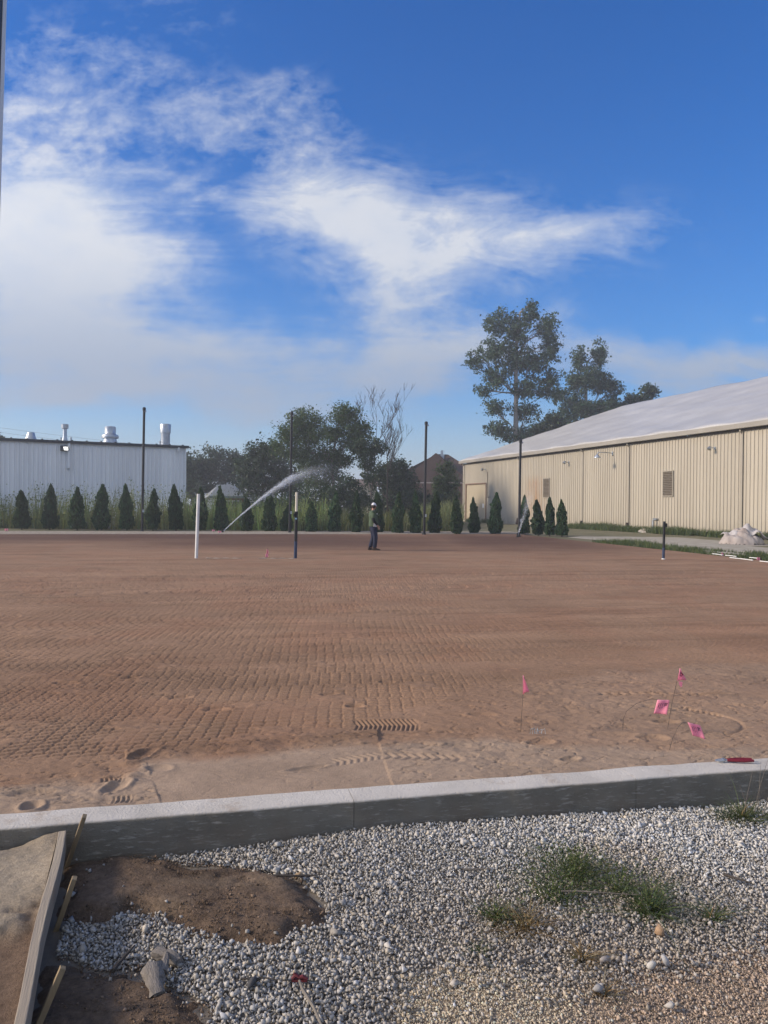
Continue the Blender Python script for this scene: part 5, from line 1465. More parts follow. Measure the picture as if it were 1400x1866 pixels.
def build_weeds():
    r = np.random.RandomState(40)
    # tall weeds and grasses in front of the white building and behind the row
    def patch(name, label, px0, px1, y0, y1, n, h0, h1, w, mt, seed, lean=0.25, tone=None, leaves=0, prof=None):
        px = r.uniform(px0, px1, n); y = r.uniform(y0, y1, n)
        X = np.array([ray(p, 930)[0] / ray(p, 930)[1] for p in (px0, px1)])
        x = (X[0] + (px - px0) / (px1 - px0) * (X[1] - X[0])) * y
        cl = fbm(x * 0.55, y * 0.4, seed, 3)
        hh = (h0 + (h1 - h0) * r.rand(n) ** 1.6) * (0.45 + 1.1 * cl)
        B = np.stack([x, y, np.full(n, -0.04)], -1)
        me = blade_mesh(name, B, hh, np.full(n, w) * r.uniform(0.6, 1.4, n), seed, lean, tone=tone)
        o = tag(link(name, me, mt), label, 'weeds', kind='stuff')
        if leaves:
            k = r.randint(0, n, leaves)
            P = B[k] + np.stack([r.normal(0, .16, leaves), r.normal(0, .16, leaves), hh[k] * r.uniform(0.25, 0.98, leaves)], -1)
            lm = leaf_mesh('weed_leaves', P, 0.055, seed + 1)
            q = link('weed_leaves', lm, mt, o); q['kind'] = 'stuff'
        return o
    patch('tall_weeds', 'tall grey-green weeds growing along the white building', -60, 345, 49.5, 55.0, 2300, 0.5, 3.1, 0.05, M['weed'], 41, 0.14, leaves=15000)
    patch('tall_weeds', 'tall green weeds behind the arborvitae left of centre', 335, 600, 50, 60, 2600, 0.8, 2.6, 0.06, M['weed'], 43, 0.18, tone=np.array([0.9, 1.05, 0.85]), leaves=9000)
    patch('tall_grass', 'tall yellow-green grass behind the arborvitae near the person', 545, 830, 50, 62, 4500, 0.6, 1.7, 0.05, M['grass'], 45, 0.2, tone=np.array([1.15, 1.02, 1.0]), leaves=4500)
    patch('tall_grass', 'tall weeds with pale seed heads left of the warehouse corner', 760, 842, 58, 74, 1800, 0.8, 2.4, 0.08, M['weed'], 47, 0.2, leaves=3500)
    # short grass along the warehouse and the right field edge
    def fband(name, label, n, f, h0, h1, w, seed, tone, mt=M['grass']):
        B = f(r, n)
        hh = r.uniform(h0, h1, len(B)) * (0.35 + 1.3 * fbm(B[:, 0] * 0.9, B[:, 1] * 0.9, seed))
        me = blade_mesh(name, B, hh, np.full(len(B), w), seed, 0.45, tone=tone)
        tag(link(name, me, mt), label, 'grass', kind='stuff')
    def wallgrass(r, n):
        t = r.rand(n) ** 1.0 * 48; off = r.rand(n) ** 1.3 * 1.5 + 0.05
        keep = fbm(t * 0.35, off * 0.9, 400) + 0.25 * sstep(t, 15, 40) > 0.47 + 0.20 * (off / 1.5)
        t, off = t[keep], off[keep]
        ex = -TAND; ey = Vector((-ex.y, ex.x, 0))
        x = TANC.x + ex.x * t - ey.x * off; y = TANC.y + ex.y * t - ey.y * off
        return np.stack([x, y, np.full(len(x), -0.05)], -1)
    fband('grass_strip', 'rough grass and weeds along the foot of the tan warehouse', 26000, wallgrass, 0.15, 0.60, 0.035, 51, np.array([0.95, 1.0, 0.9]))
    # right edge strip
    r0 = gp(1400, 1022); r1 = gp(1035, 983)
    ed = (r1 - r0).normalized(); en = Vector((ed.y, -ed.x, 0))
    if en.x < 0: en = -en
    def edgegrass(r, n):
        t = r.uniform(-9, (r1 - r0).length + 3, n); off = r.rand(n) * 2.0 + 0.25
        keep = (fbm(t * 0.5, off * 1.2, 410) > 0.40) & (t < (r1 - r0).length - 2)
        t, off = t[keep], off[keep]
        return np.stack([r0.x + ed.x * t + en.x * off, r0.y + ed.y * t + en.y * off, np.full(len(t), -0.06)], -1)
    fband('grass_strip', 'strip of rough grass along the right edge of the clay field', 22000, edgegrass, 0.06, 0.26, 0.022, 53, np.array([1.0, 1.0, 0.9]))
    # gravel track between the two grass strips
    tr = mat('track_gravel', (0.26, 0.235, 0.19), 0.95, c2=(0.40, 0.37, 0.31), scale=1.6, bump=0.6, bscale=25, coords='World', spec=0.1)
    V = []; F = []
    n = 60; Lx = (r1 - r0).length
    p0s = r0 - ed * 14 ; 
    for i in range(n):
        t = -14 + (Lx + 18) * i / (n - 1)
        q = r0 + ed * t
        wig = float(fbm(np.array(t * 0.4), np.array(3.3), 420) - 0.5) * 0.8
        for o_, z in ((1.9 + wig, -0.06), (2.6, -0.012), (5.2, -0.012), (6.6 - wig + (2.0 if i > n * 0.7 else 0), -0.06)):
            p = q + en * o_
            V.append((p.x, p.y, z))
    for i in range(n - 1):
        for k in range(3):
            F.append((i*4 + k, i*4 + k + 1, i*4 + 5 + k, i*4 + 4 + k))
    tag(link('gravel_track', np_mesh('gravel_track', V, F, True), tr), 'pale gravel track between field and warehouse', kind='structure')
    return r0, r1, ed, en
RE0, RE1, RED, REN = build_weeds()

def build_clumps():
    r = np.random.RandomState(60)
    def clump(px, py, n, spread, h, w, label, mt, seed, lean=1.1, ecc=1.0, name='weed_clump', dry=0, seeds=0, cat='weed'):
        p = gp(px, py, GZ + 0.02); z = float(fg_z(np.array(p.x), np.array(p.y)))
        root = empty(name, (p.x, p.y, z)); tag(root, label, cat, 'weeds growing out of the gravel')
        a = r.rand(n) * 2 * np.pi; rd = spread * r.rand(n) ** 1.6
        B = np.stack([rd * np.cos(a) * ecc, rd * np.sin(a), np.zeros(n)], -1)
        hh = h * np.exp(r.normal(0, 0.33, n)) * (1 - 0.45 * rd / spread)
        me = blade_mesh('blades', B, hh, np.full(n, w), seed, lean, 4, dirs=a + r.normal(0, 0.7, n))
        link('blades', me, mt, root)
        if dry:
            k = r.randint(0, n, dry)
            me = blade_mesh('dry_blades', B[k] * 0.9, hh[k] * 0.8, np.full(dry, w), seed + 1, lean * 1.2, 4)
            link('dry_blades', me, M['drygrass'], root)
        if seeds:
            k = r.randint(0, n, seeds)
            P = B[k] * 1.5 + np.stack([r.normal(0, .03, seeds), r.normal(0, .03, seeds), hh[k] * r.uniform(.3, .9, seeds)], -1)
            link('leaves', leaf_mesh('leaves', P, 0.008, seed + 2, aspect=0.4), mt, root)
        return root
    clump(1050, 1598, 270, 0.16, 0.135, 0.0034, 'largest green weed sprawling over the gravel', M['blade'], 61, 2.3, 1.2, dry=60, seeds=1100)
    clump(1012, 1640, 120, 0.15, 0.11, 0.0045, 'green weed spreading in front left of the largest weed', M['blade'], 62, 1.8, 1.2, seeds=500)
    clump(1185, 1660, 260, 0.07, 0.13, 0.0050, 'small upright green weed right of the largest weed', M['blade'], 63, 1.3, seeds=200)
    clump(1130, 1625, 160, 0.14, 0.13, 0.0040, 'thin sparse weed between the largest and the small upright weed', M['blade'], 64, 1.9, 1.4, seeds=260)
    clump(1355, 1492, 420, 0.12, 0.11, 0.0050, 'grass tuft against the curb at the right edge', M['grass'], 65, 1.2, 1.5, dry=60)
    clump(958, 1690, 240, 0.10, 0.09, 0.0045, 'reddish-brown dead weed low left of the largest weed', M['drygrass'], 66, 1.7, 1.3, seeds=150)
    clump(903, 1670, 130, 0.06, 0.10, 0.0055, 'small dark green weed left of the dead brown weed', M['blade'], 67, 1.1, seeds=120)
    clump(1062, 1748, 120, 0.05, 0.08, 0.0045, 'small brownish tuft in the gravel below the weeds', M['drygrass'], 68, 1.4)
    clump(1300, 1672, 90, 0.05, 0.10, 0.0045, 'small thin tuft at the right of the gravel', M['blade'], 69, 1.2, dry=30)
    clump(1100, 1806, 60, 0.04, 0.06, 0.0040, 'tiny dead tuft beside the round grey stone', M['drygrass'], 70, 1.5)
    clump(880, 1732, 60, 0.03, 0.05, 0.0040, 'tiny green sprout in the middle of the gravel', M['blade'], 72, 1.2)
    # tall thin stems by the kerb at the right
    p = gp(1372, 1490, GZ + 0.02)
    root = empty('grass_stems', (p.x, p.y, float(fg_z(np.array(p.x), np.array(p.y)))))
    tag(root, 'tall thin seed stems standing before the curb at the right edge', 'weed', 'weeds growing out of the gravel')
    for dx, hx, hz in ((0.0, 0.10, 0.40), (0.03, 0.02, 0.36), (-0.06, 0.06, 0.30), (0.05, 0.16, 0.42), (-0.02, -0.06, 0.22)):
        g = MB(); g.tube([(dx, 0, 0), (dx + hx * .4, 0, hz * .5), (dx + hx, .01, hz)], [0.0022, 0.0016, 0.0008], 5); g.build('stem', M['drygrass_solid'] if 'drygrass_solid' in M else M['bark'], root)
    # twigs
    def twig(px, py, px2, py2, rad, label, seed, z=0.03, m_='bark_dark'):
        a = gp(px, py, GZ + 0.04); b = gp(px2, py2, GZ + 0.04)
        rr = random.Random(seed); L = (b - a).length
        root = empty('twig', (a.x, a.y, float(fg_z(np.array(a.x), np.array(a.y)))))
        tag(root, label, 'twig', 'twigs on the gravel')
        pts = [Vector((0, 0, z)).lerp(Vector((b.x - a.x, b.y - a.y, z)), f) + Vector((rr.uniform(-1, 1), rr.uniform(-1, 1), rr.uniform(-.2, .8))) * L * 0.03 for f in (0, .25, .5, .75, 1)]
        g = MB(); g.tube(pts, [rad, rad * .9, rad * .8, rad * .6, rad * .3], 6); g.build('stick', M[m_], root, True)
    twig(845, 1590, 895, 1588, 0.006, 'brown twig lying level on the gravel near the middle', 1, 0.04, 'bark')
    twig(480, 1604, 590, 1600, 0.007, 'dark stick along the top edge of the soil mound', 2, 0.05)
    twig(1320, 1596, 1368, 1612, 0.008, 'dark stick on pale gravel at the right', 3, 0.045)
    twig(440, 1786, 525, 1790, 0.0035, 'thin black wire-like twig left of the red plastic', 4, 0.045)
    twig(1022, 1642, 1170, 1646, 0.004, 'long thin straw lying across the largest weed', 5, 0.07, 'bark')
    twig(205, 1768, 245, 1720, 0.010, 'dark stick slanting up from the lower soil mound', 6, 0.04)
    twig(940, 1760, 985, 1742, 0.007, 'short brown twig in the gravel below the dead weed', 7, 0.045, 'bark')
build_clumps()

# ------------------------------------------------------------------ form board, log and small finds
def build_small():
    wood = mat('weathered_wood', (0.26, 0.22, 0.175), 0.85, c2=(0.36, 0.30, 0.22), scale=3, bump=0.3, stretch=(0.6, 12, 12))
    wood_n = mat('fresh_wood', (0.20, 0.15, 0.09), 0.85, c2=(0.30, 0.22, 0.125), scale=3, bump=0.2, stretch=(12, 12, 0.6))
    d = (BBe - BT); L = Vector((d.x, d.y, 0)).length
    ang = math.atan2(d.y, d.x)
    root = empty('form_board', (BT.x, BT.y, -0.26), ang)
    tag(root, 'long grey wooden form board on edge braced by stakes at lower left', 'form board')
    g = MB(); nseg = 12; rings = []
    for i in range(nseg + 1):
        x = L * i / nseg; w = 0.019; wv = 0.006 * math.sin(i * 0.9)
        zt = 0.235 - 0.03 * i / nseg
        rings.append([(x, -w + wv, zt - 0.10), (x, w + wv, zt - 0.10), (x, w + wv, zt), (x, -w + wv, zt)])
    g.loft(rings); bevel(g.build('board', wood, root), 0.003)
    Mi = (Matrix.Translation(root.location) @ Matrix.Rotation(ang, 4, 'Z')).inverted()
    for (tx, ty, tz), (bx, by, bz) in (((131, 1489, 0.065), (106, 1562, -0.165)), ((108, 1603, -0.0), (80, 1683, -0.2)), ((93, 1766, -0.03), (50, 1866, -0.2))):
        t_ = gp(tx, ty, tz); b_ = gp(bx, by, bz)
        # keep the foot beside the board
        b_ = Vector((b_.x, b_.y, bz))
        tl, bl = Mi @ t_, Mi @ b_
        side = 0.019 + 0.022
        off = max(0.0, side - bl.y); bl.y += off; tl.y += off
        dd = (bl - tl).normalized(); bl = bl + dd * 0.12
        ax = Vector((1, 0, 0)); sx = (ax - dd * ax.dot(dd)).normalized(); sy = dd.cross(sx)
        g = MB(); hw, hd = 0.016, 0.011; rings = []
        for q in (tl, tl.lerp(bl, 0.5), bl):
            rings.append([q - sx*hw - sy*hd, q + sx*hw - sy*hd, q + sx*hw + sy*hd, q - sx*hw + sy*hd])
        g.loft(rings); bevel(g.build('stake', wood_n, root), 0.002)
    # broken wood pieces
    dw = mat('grey_wood', (0.13, 0.115, 0.10), 0.9, c2=(0.25, 0.225, 0.20), scale=5, bump=0.6, stretch=(1, 6, 6))
    def log(px0, py0, px1, py1, w0, w1, h, label, seed, rise=0.03):
        a = gp(px0, py0, GZ + 0.05); b = gp(px1, py1, GZ + 0.05)
        rr = random.Random(seed); dd = (b - a); LL = dd.length
        root = empty('driftwood', (a.x, a.y, float(fg_z(np.array(a.x), np.array(a.y)))), math.atan2(dd.y, dd.x))
        tag(root, label, 'wood', 'broken wood lying on the gravel')
        g = MB(); rings = []; n = 7
        for i in range(n + 1):
            f = i / n; x = LL * f; w = w0 + (w1 - w0) * f; hh = h * (0.8 + 0.3 * math.sin(f * 3.1)); zc = 0.03 + rise * (1 - f)
            rings.append([(x + rr.uniform(-.008, .008), w * math.cos(q) * rr.uniform(.7, 1.2), zc + hh * math.sin(q) * rr.uniform(.7, 1.2)) for q in [k * 2 * math.pi / 10 for k in range(10)]])
        g.loft(rings); g.build('wood_chunk', dw, root, True)
        return root, dw
    rt, _ = log(278, 1762, 288, 1804, 0.046, 0.030, 0.024, 'broken grey log end half buried between gravel and soil', 1, 0.03)
    g = MB(); g.tube([(0.03, 0.035, 0.04), (-0.02, 0.055, 0.06), (-0.07, 0.065, 0.06)], [0.02, 0.015, 0.005], 7); g.build('splinter', dw, rt, True)
    log(283, 1728, 328, 1742, 0.030, 0.024, 0.026, 'short dark wood chip above the grey log end', 2, 0.01)
    # red plastic piece on a stick
    red = mat('red_plastic', (0.13, 0.020, 0.024), 0.6, 0.35, 20)
    p = gp(546, 1780, GZ + 0.05); z = float(fg_z(np.array(p.x), np.array(p.y)))
    root = empty('red_plastic_piece', (p.x, p.y, z + 0.035)); tag(root, 'broken dark red plastic piece on gravel near the bottom', 'plastic piece'); root.scale = (0.6, 0.6, 0.6)
    g = MB()
    g.tube([(-0.05, 0, 0.008), (-0.025, 0.005, 0.03), (0.0, 0, 0.018), (0.02, 0, 0.024), (0.055, -0.004, 0.008)], [0.012, 0.016, 0.013, 0.015, 0.009], 8)
    g.box((0, 0, 0.0), (0.10, 0.022, 0.014)); g.tube([(-0.03, 0.004, 0.02), (-0.035, 0.006, 0.05)], [0.014, 0.008], 8)
    g.build('bracket', red, root, True)
    g = MB(); g.tube([(-0.10, 0.0, 0.0), (0.12, -0.005, -0.002)], 0.0035, 6); g.build('pin', M['rubber'], root)
    g = MB(); g.lathe([(0.010, 0), (0.011, 0.008), (0.004, 0.012)], 10, (-0.035, 0.006, 0.05)); g.build('cap', mat('cap_tan', (0.45, 0.36, 0.25), 0.6, 0.1, 10), root, True)
    a = gp(546, 1786, GZ + 0.05); b = gp(590, 1872, GZ + 0.05)
    root = empty('garden_hose', (a.x, a.y, z)); tag(root, 'thin grey-brown stick running down from the red plastic piece', 'stick')
    root.name = 'grey_stick'
    g = MB(); dd = b - a
    g.tube([(0, 0, 0.045), (dx_ := dd.x * .25 - .01, dd.y * .25, 0.055), (dd.x * .6, dd.y * .6, 0.05), (dd.x, dd.y, 0.04)], [0.0055, 0.006, 0.006, 0.005], 8); g.build('stick', mat('stick_grey', (0.17, 0.15, 0.125), 0.85, 0.25, 12), root, True)
    # pliers on the kerb
    p = gp(1337, 1389, 0.0)
    root = empty('pliers', (p.x, p.y, 0.003), math.atan2(e1.y, e1.x) - R(11)); tag(root, 'red-handled pliers lying on top of the concrete curb', 'pliers')
    steel = mat('tool_steel', (0.45, 0.46, 0.47), 0.3, 0.15, 30, metal=0.8)
    for s in (-1, 1):
        g = MB(); g.tube([(-0.045, 0.004 * s, 0.012), (-0.01, 0.012 * s, 0.013), (0.06, 0.020 * s, 0.012), (0.128, 0.014 * s, 0.012)], [0.009, 0.010, 0.0105, 0.009], 8)
        g.build('handle', mat('red_grip', (0.17, 0.012, 0.022), 0.5, 0.15, 20), root, True)
        g = MB(); g.tube([(-0.125, 0.004 * s, 0.010), (-0.10, 0.012 * s, 0.011), (-0.075, 0.006 * s, 0.012), (-0.04, -0.004 * s, 0.012)], [0.003, 0.0065, 0.008, 0.006], 8)
        g.build('jaw', steel, root, True)
    g = MB(); g.lathe([(0.012, 0.0), (0.012, 0.02), (0.006, 0.022)], 12, (-0.072, 0, 0.002)); g.build('pivot', steel, root, True)
    # tangle of wire
    p = gp(976, 1337, 0.0)
    root = empty('wire_scrap', (p.x, p.y, 0.0)); tag(root, 'scrap of pale bent wire on the clay below the left pink flag', 'wire')
    rr = random.Random(5)
    for k in range(6):
        x = -0.04 + k * 0.016
        g = MB(); g.tube([(x, rr.uniform(-.01, .01), 0), (x + rr.uniform(-.01, .012), 0, rr.uniform(.02, .04)), (x + rr.uniform(0.0, .03), 0.005, rr.uniform(.03, .045)), (x + rr.uniform(.015, .045), 0, 0.0)], 0.0022, 5); g.build('strand', M['wire_grey'], root)
build_small()

# ------------------------------------------------------------------ marking flags
def text_mesh(body, size, name):
    cu = bpy.data.curves.new(name, 'FONT'); cu.body = body; cu.size = size; cu.align_x = 'LEFT'
    cu.resolution_u = 3; cu.offset = size * 0.02
    o = bpy.data.objects.new('tmp', cu); col.objects.link(o)
    bpy.context.view_layer.update()
    dg = bpy.context.evaluated_depsgraph_get()
    me = bpy.data.meshes.new_from_object(o.evaluated_get(dg))
    bpy.data.objects.remove(o)
    me.name = name
    return me

def build_flags():
    pm, t, b = base_mat('pink_vinyl')
    tc = t.new('ShaderNodeTexCoord').outputs['Object']
    t.put(b.inputs['Base Color'], t.mix(t.noise(tc, 14, 4), c4((0.98, 0.38, 0.50)), c4((1.0, 0.46, 0.57))))
    b.inputs['Roughness'].default_value = 0.5
    tr = t.new('ShaderNodeBsdfTranslucent'); tr.inputs['Color'].default_value = (1.0, 0.50, 0.60, 1)
    mx = t.new('ShaderNodeMixShader'); mx.inputs[0].default_value = 0.5
    t.l.new(b.outputs[0], mx.inputs[1]); t.l.new(tr.outputs[0], mx.inputs[2]); t.l.new(mx.outputs[0], t.n['Material Output'].inputs['Surface'])
    big = text_mesh('BL', 0.024, 'letters_big'); small = [text_mesh(s, 0.0085, 'letters_small') for s in ('IIII III', 'IIIII IIII', 'IIIIIIII')]
    def flag(base, wire, corners, label, ribbon=None, text=True, wrad=0.0016):
        """base: photo point of the foot; wire: photo points; corners: photo corners TL TR BR BL of the cloth, with a depth offset each"""
        bp = gp(*base, -0.005); y = bp.y
        root = empty('marking_flag', bp); tag(root, label, 'flag', 'pink marking flags')
        pts = [Vector((0, 0, -0.03))] + [dp(x, q, y + dy) - bp for x, q, dy in wire]
        g = MB(); g.tube(pts, wrad, 6); g.build('wire', M['wire'], root, True)
        tl, tr_, br, bl = [dp(x, q, y + dy) - bp for x, q, dy in corners]
        n = 8; V = []
        nrm = (tr_ - tl).cross(bl - tl).normalized()
        if nrm.y > 0: nrm = -nrm
        def S(u, v):
            p = (tl.lerp(tr_, u)).lerp(bl.lerp(br, u), v)
            return p + nrm * (0.006 * math.sin(u * 5.2 + v * 2.0))
        for j in range(n + 1):
            for i in range(n + 1):
                V.append(tuple(S(i / n, j / n)))
        F = [(j*(n+1)+i, j*(n+1)+i+1, (j+1)*(n+1)+i+1, (j+1)*(n+1)+i) for j in range(n) for i in range(n)]
        me = np_mesh('flag_cloth', V, F, True)
        cl = link('flag_cloth', me, pm, root)
        sol = cl.modifiers.new('t', 'SOLIDIFY'); sol.thickness = 0.0008
        if text:
            # print runs from the top edge down: text x -> v, text y -> -u ... laid on the cloth
            def put(me_, u0, v0, sc_, sx_=1.0):
                m2 = me_.copy(); Lu = (tr_ - tl).length; Lv = (bl - tl).length
                for v in m2.vertices:
                    uu = u0 + v.co.y * sc_ / Lu; vv = v0 + v.co.x * sc_ * sx_ / Lv
                    v.co = S(min(max(uu, 0), 1), min(max(vv, 0), 1)) + nrm * 0.0016
                link('print', m2, M['ink'], cl)
            put(big, 0.66, 0.20, 1.25)
            put(small[0], 0.50, 0.22, 1.1, 2.2); put(small[1], 0.33, 0.22, 1.1, 1.9); put(small[2], 0.17, 0.24, 1.1, 1.9)
        return root, cl
    flag((949, 1330), [(951, 1300, 0), (953, 1270, 0), (954, 1232, 0)], [(953, 1230, 0), (956.5, 1236, .01), (964, 1260, .04), (952, 1265, 0)], 'drooping pink flag standing leftmost of the four near flags', text=False)
    flag((1216, 1326), [(1224, 1285, 0), (1233, 1245, 0), (1239, 1218, 0)], [(1239, 1217, 0), (1243, 1224, .0), (1251, 1239, .03), (1234, 1240, 0)], 'limp pink flag standing tallest above the other near flags', text=True)
    o = bpy.data.objects
    flag((1135, 1328), [(1136, 1310, -.02), (1142, 1296, -.04), (1160, 1282, -.05), (1185, 1274, -.05), (1198, 1275, -.05)], [(1198, 1275, -.05), (1221, 1276, -.06), (1215, 1302, -.08), (1191, 1300, -.06)], 'square printed pink flag on a bent wire, lying over sideways')
    flag((1219, 1364), [(1226, 1345, 0), (1236, 1325, 0), (1244, 1317, 0), (1253, 1317, 0)], [(1253, 1316, 0), (1277, 1322, .01), (1285, 1347, -.01), (1262, 1340, 0)], 'printed pink flag nearest the curb, tilted down to the right')
    # the limp flag's folded tail
    r_ = [x for x in bpy.data.objects if x.name.startswith('marking_flag')][1]
    y = r_.location.y; bp = r_.location
    g = MB(); q = [dp(x, p, y - .004) - bp for x, p in ((1237, 1241), (1244, 1243), (1243, 1251), (1241.5, 1252.5), (1238, 1248))]
    g.add(q, [(0, 1, 2, 3, 4)]); w = g.build('flag_tail', pm, r_); w.modifiers.new('t', 'SOLIDIFY').thickness = 0.0008
    # far flags
    flag((487, 1016), [(487.5, 1010, 0), (488, 999, 0)], [(487, 1000, 0), (489, 1003, 0), (490, 1009, .02), (486, 1008, 0)], 'small pink flag between the white post and the black post', text=False, wrad=0.006)
    flag((485, 1016.5), [(485, 1012, 0), (486, 1009, 0)], [(484.5, 1009, 0), (488.5, 1009, 0), (489.5, 1015, 0), (484, 1015.5, 0)], 'low pink flag at the foot of the small pink flag', text=False, wrad=0.005)
    flag((12, 969), [(12, 965, 0), (12, 963, 0)], [(9, 963.5, 0), (15, 963.5, 0), (15, 967, 0), (9, 967, 0)], 'tiny pink flag at the far left edge of the field', text=False, wrad=0.008)
    flag((389, 970), [(389, 967, 0), (389, 965, 0)], [(387, 965, 0), (391.5, 965.5, 0), (391, 968.5, 0), (387, 968, 0)], 'tiny pink flag left of the left sprinkler', text=False, wrad=0.008)
    flag((400, 971.5), [(400, 969, 0), (400, 967.5, 0)], [(397.5, 967.8, 0), (403.5, 968, 0), (403.5, 971.5, 0), (397.5, 971, 0)], 'tiny pink flag at the foot of the left sprinkler jet', text=False, wrad=0.008)
    flag((1316, 1013), [(1316, 1009, 0), (1315.5, 1000, 0)], [(1315.5, 1006, 0), (1319, 1010, 0), (1319, 1013.5, 0), (1315, 1013, 0)], 'faded pink flag at the left end of the white pipes', text=False, wrad=0.006)
    flag((1382, 1021), [(1382, 1018, 0), (1382, 1015.5, 0)], [(1379.5, 1015.5, 0), (1385.5, 1016, 0), (1385.5, 1021, 0), (1379, 1020.5, 0)], 'bright pink flag on the white pipes at the right edge', text=False, wrad=0.006)
build_flags()

# ------------------------------------------------------------------ posts and poles on the field
def build_posts():
    S = lambda y: y / FPX
    # tall black netting poles
    labs = ['leftmost tall black pole, before the white building', 'second tall black pole, behind the sprinkler jet', 'third tall black pole, before the brown-roofed house', 'fourth tall black pole, before the tan warehouse']
    for (bx, by, tx, ty), lab in zip(((259, 969, 263, 745), (528, 971, 532, 753), (773, 974, 777, 771), (946, 978, 949, 803)), labs):
        b = gp(bx, by); t_ = dp(tx, ty, b.y)
        root = empty('netting_pole', b); tag(root, lab, 'pole', 'tall black netting poles')
        v = t_ - b; rad = 2.4 * S(b.y)
        g = MB(); g.tube([v * -0.03, v * 0.5, v], [rad, rad * 0.97, rad * 0.92], 12); g.build('shaft', M['steel_black'], root, True)
        g = MB(); g.lathe([(rad * 1.25, -0.10), (rad * 1.25, 0.06), (rad * 0.5, 0.10)], 12, tuple(v)); g.build('cap', M['steel_black'], root, True)
        g = MB(); g.tube([v * 0.975 + Vector((rad * 1.0, -rad * 0.4, 0)), v * 0.975 + Vector((rad * 1.5, -rad * 0.9, 0.05))], 0.05, 8); g.build('pulley', M['steel_galv'], root, True)
        g = MB(); g.lathe([(rad * 1.5, -0.02), (rad * 1.5, 0.05), (rad, 0.08)], 12, (0, 0, 0)); g.build('base_collar', M['steel_black'], root, True)
        q = v * 0.17
        g = MB(); g.box((q.x + rad, q.y - rad * .7, q.z), (0.09, 0.09, 0.16)); g.build('winch', M['steel_galv'], root)
    # white post
    b = gp(358, 1017); t_ = dp(362, 900, b.y); v = t_ - b
    root = empty('white_post', b); tag(root, 'white plastic post standing alone on the clay at left', 'post')
    g = MB(); g.tube([v * -0.03, v], 2.9 * S(b.y), 14); bevel(g.build('pipe', M['pvc_white'], root, True), 0.004)
    # black post with white sleeve on top
    b = gp(538.5, 1017); t_ = dp(541, 897, b.y); v = t_ - b
    root = empty('black_post', b); tag(root, 'black net post with white pipe sleeve on top and blue foot', 'post')
    k = S(b.y)
    g = MB(); g.tube([v * -0.03, v * 0.26], 2.9 * k, 14); g.build('foot_sleeve', M['pvc_blue'], root, True)
    g = MB(); g.tube([v * 0.255, v * 0.69], 3.0 * k, 14); g.build('shaft', M['steel_black'], root, True)
    g = MB(); g.tube([v * 0.62, v * 1.0], 2.3 * k, 14); g.build('pipe_sleeve', mat('pvc_cream', (0.62, 0.58, 0.48), 0.5, 0.1, 6), root, True)
    g = MB(); g.lathe([(3.4 * k, -0.03), (3.4 * k, 0.03), (2.4 * k, 0.05)], 14, tuple(v * 0.685)); g.box(tuple(v * 0.655 + Vector((-.05, -.05, 0))), (0.05, 0.07, 0.10)); g.build('clamp', M['steel_black'], root, True)
    g = MB(); g.box(tuple(v * 0.60 + Vector((0.0, -3.1 * k, 0))), (0.06, 0.02, 0.05)); g.build('sticker', mat('sticker_blue', (0.25, 0.45, 0.6), 0.5, 0.1, 6), root)
    # short post on the right
    b = gp(1209, 1019); t_ = dp(1211, 950, b.y); v = t_ - b
    root = empty('short_post', b); tag(root, 'short black net post with bracket on the right of the field', 'post')
    k = S(b.y)
    g = MB(); g.tube([v * -0.03, v * 0.30], 2.4 * k, 12); g.build('foot_sleeve', M['pvc_blue'], root, True)
    g = MB(); g.tube([v * 0.295, v * 1.0], 2.3 * k, 12); g.build('shaft', M['steel_black'], root, True)
    g = MB(); q = v * 0.90; g.box((q.x + 3.4 * k, q.y, q.z), (3.4 * k, 0.06, 0.12)); g.box((q.x + 1.5 * k, q.y, q.z + .01), (4 * k, 0.09, 0.05)); g.build('bracket', M['rubber'], root)
    g = MB(); g.lathe([(3.2 * k, 0.0), (3.0 * k, 0.035), (2.4 * k, 0.04)], 12, (0, 0, -0.01)); g.build('base_ring', M['pvc_white'], root, True)
    # pale tape along the line between the posts
    a = gp(372, 1017.5, 0.0); c = gp(536, 1018, 0.0)
    root = empty('marking_tape', a); tag(root, 'pale marking tape on the clay between white and black posts', 'tape')
    n = 40
    for (f0, f1) in ((0.02, 0.42), (0.60, 1.0)):
        V = []; F = []
        for i in range(n):
            f = f0 + (f1 - f0) * i / (n - 1); p = (c - a) * f
            wv = 0.03 * math.sin(f * 30)
            V += [(p.x, p.y - 0.05 + wv, 0.008), (p.x, p.y + 0.05 + wv, 0.012 + 0.008 * math.sin(f * 60))]
        F = [(2*i, 2*i + 2, 2*i + 3, 2*i + 1) for i in range(n - 1)]
        o = link('tape_strip', np_mesh('tape_strip', V, F, True), mat('tape', (0.40, 0.32, 0.25), 0.7, 0.2, 9), root); o.modifiers.new('t', 'SOLIDIFY').thickness = 0.006
    # white plastic pipes along the right field edge
    for (x0, y0, x1, y1), lab in (((1298, 1009, 1317, 1011.5), 'short white plastic pipe at the left end of the field edge'), ((1322, 1012, 1342, 1014), 'second white plastic pipe along the right field edge'), ((1330, 1016, 1372, 1021), 'long white plastic pipe lying lowest on the field edge'), ((1366, 1016, 1381, 1017.5), 'third white plastic pipe near the bright pink flag'), ((1385, 1022.5, 1425, 1027), 'white plastic pipe leaving the right edge of the picture')):
        a = gp(x0, y0, 0.03); c = gp(x1, y1, 0.03); d = (c - a)
        root = empty('plastic_pipe', (a.x, a.y, 0.0)); tag(root, lab, 'pipe', 'white plastic pipes by the field edge')
        g = MB(); g.tube([(0, 0, 0.03), (d.x * .5, d.y * .5, 0.035), (d.x, d.y, 0.03)], 0.015, 10); g.build('tube', M['pvc_white'], root, True)
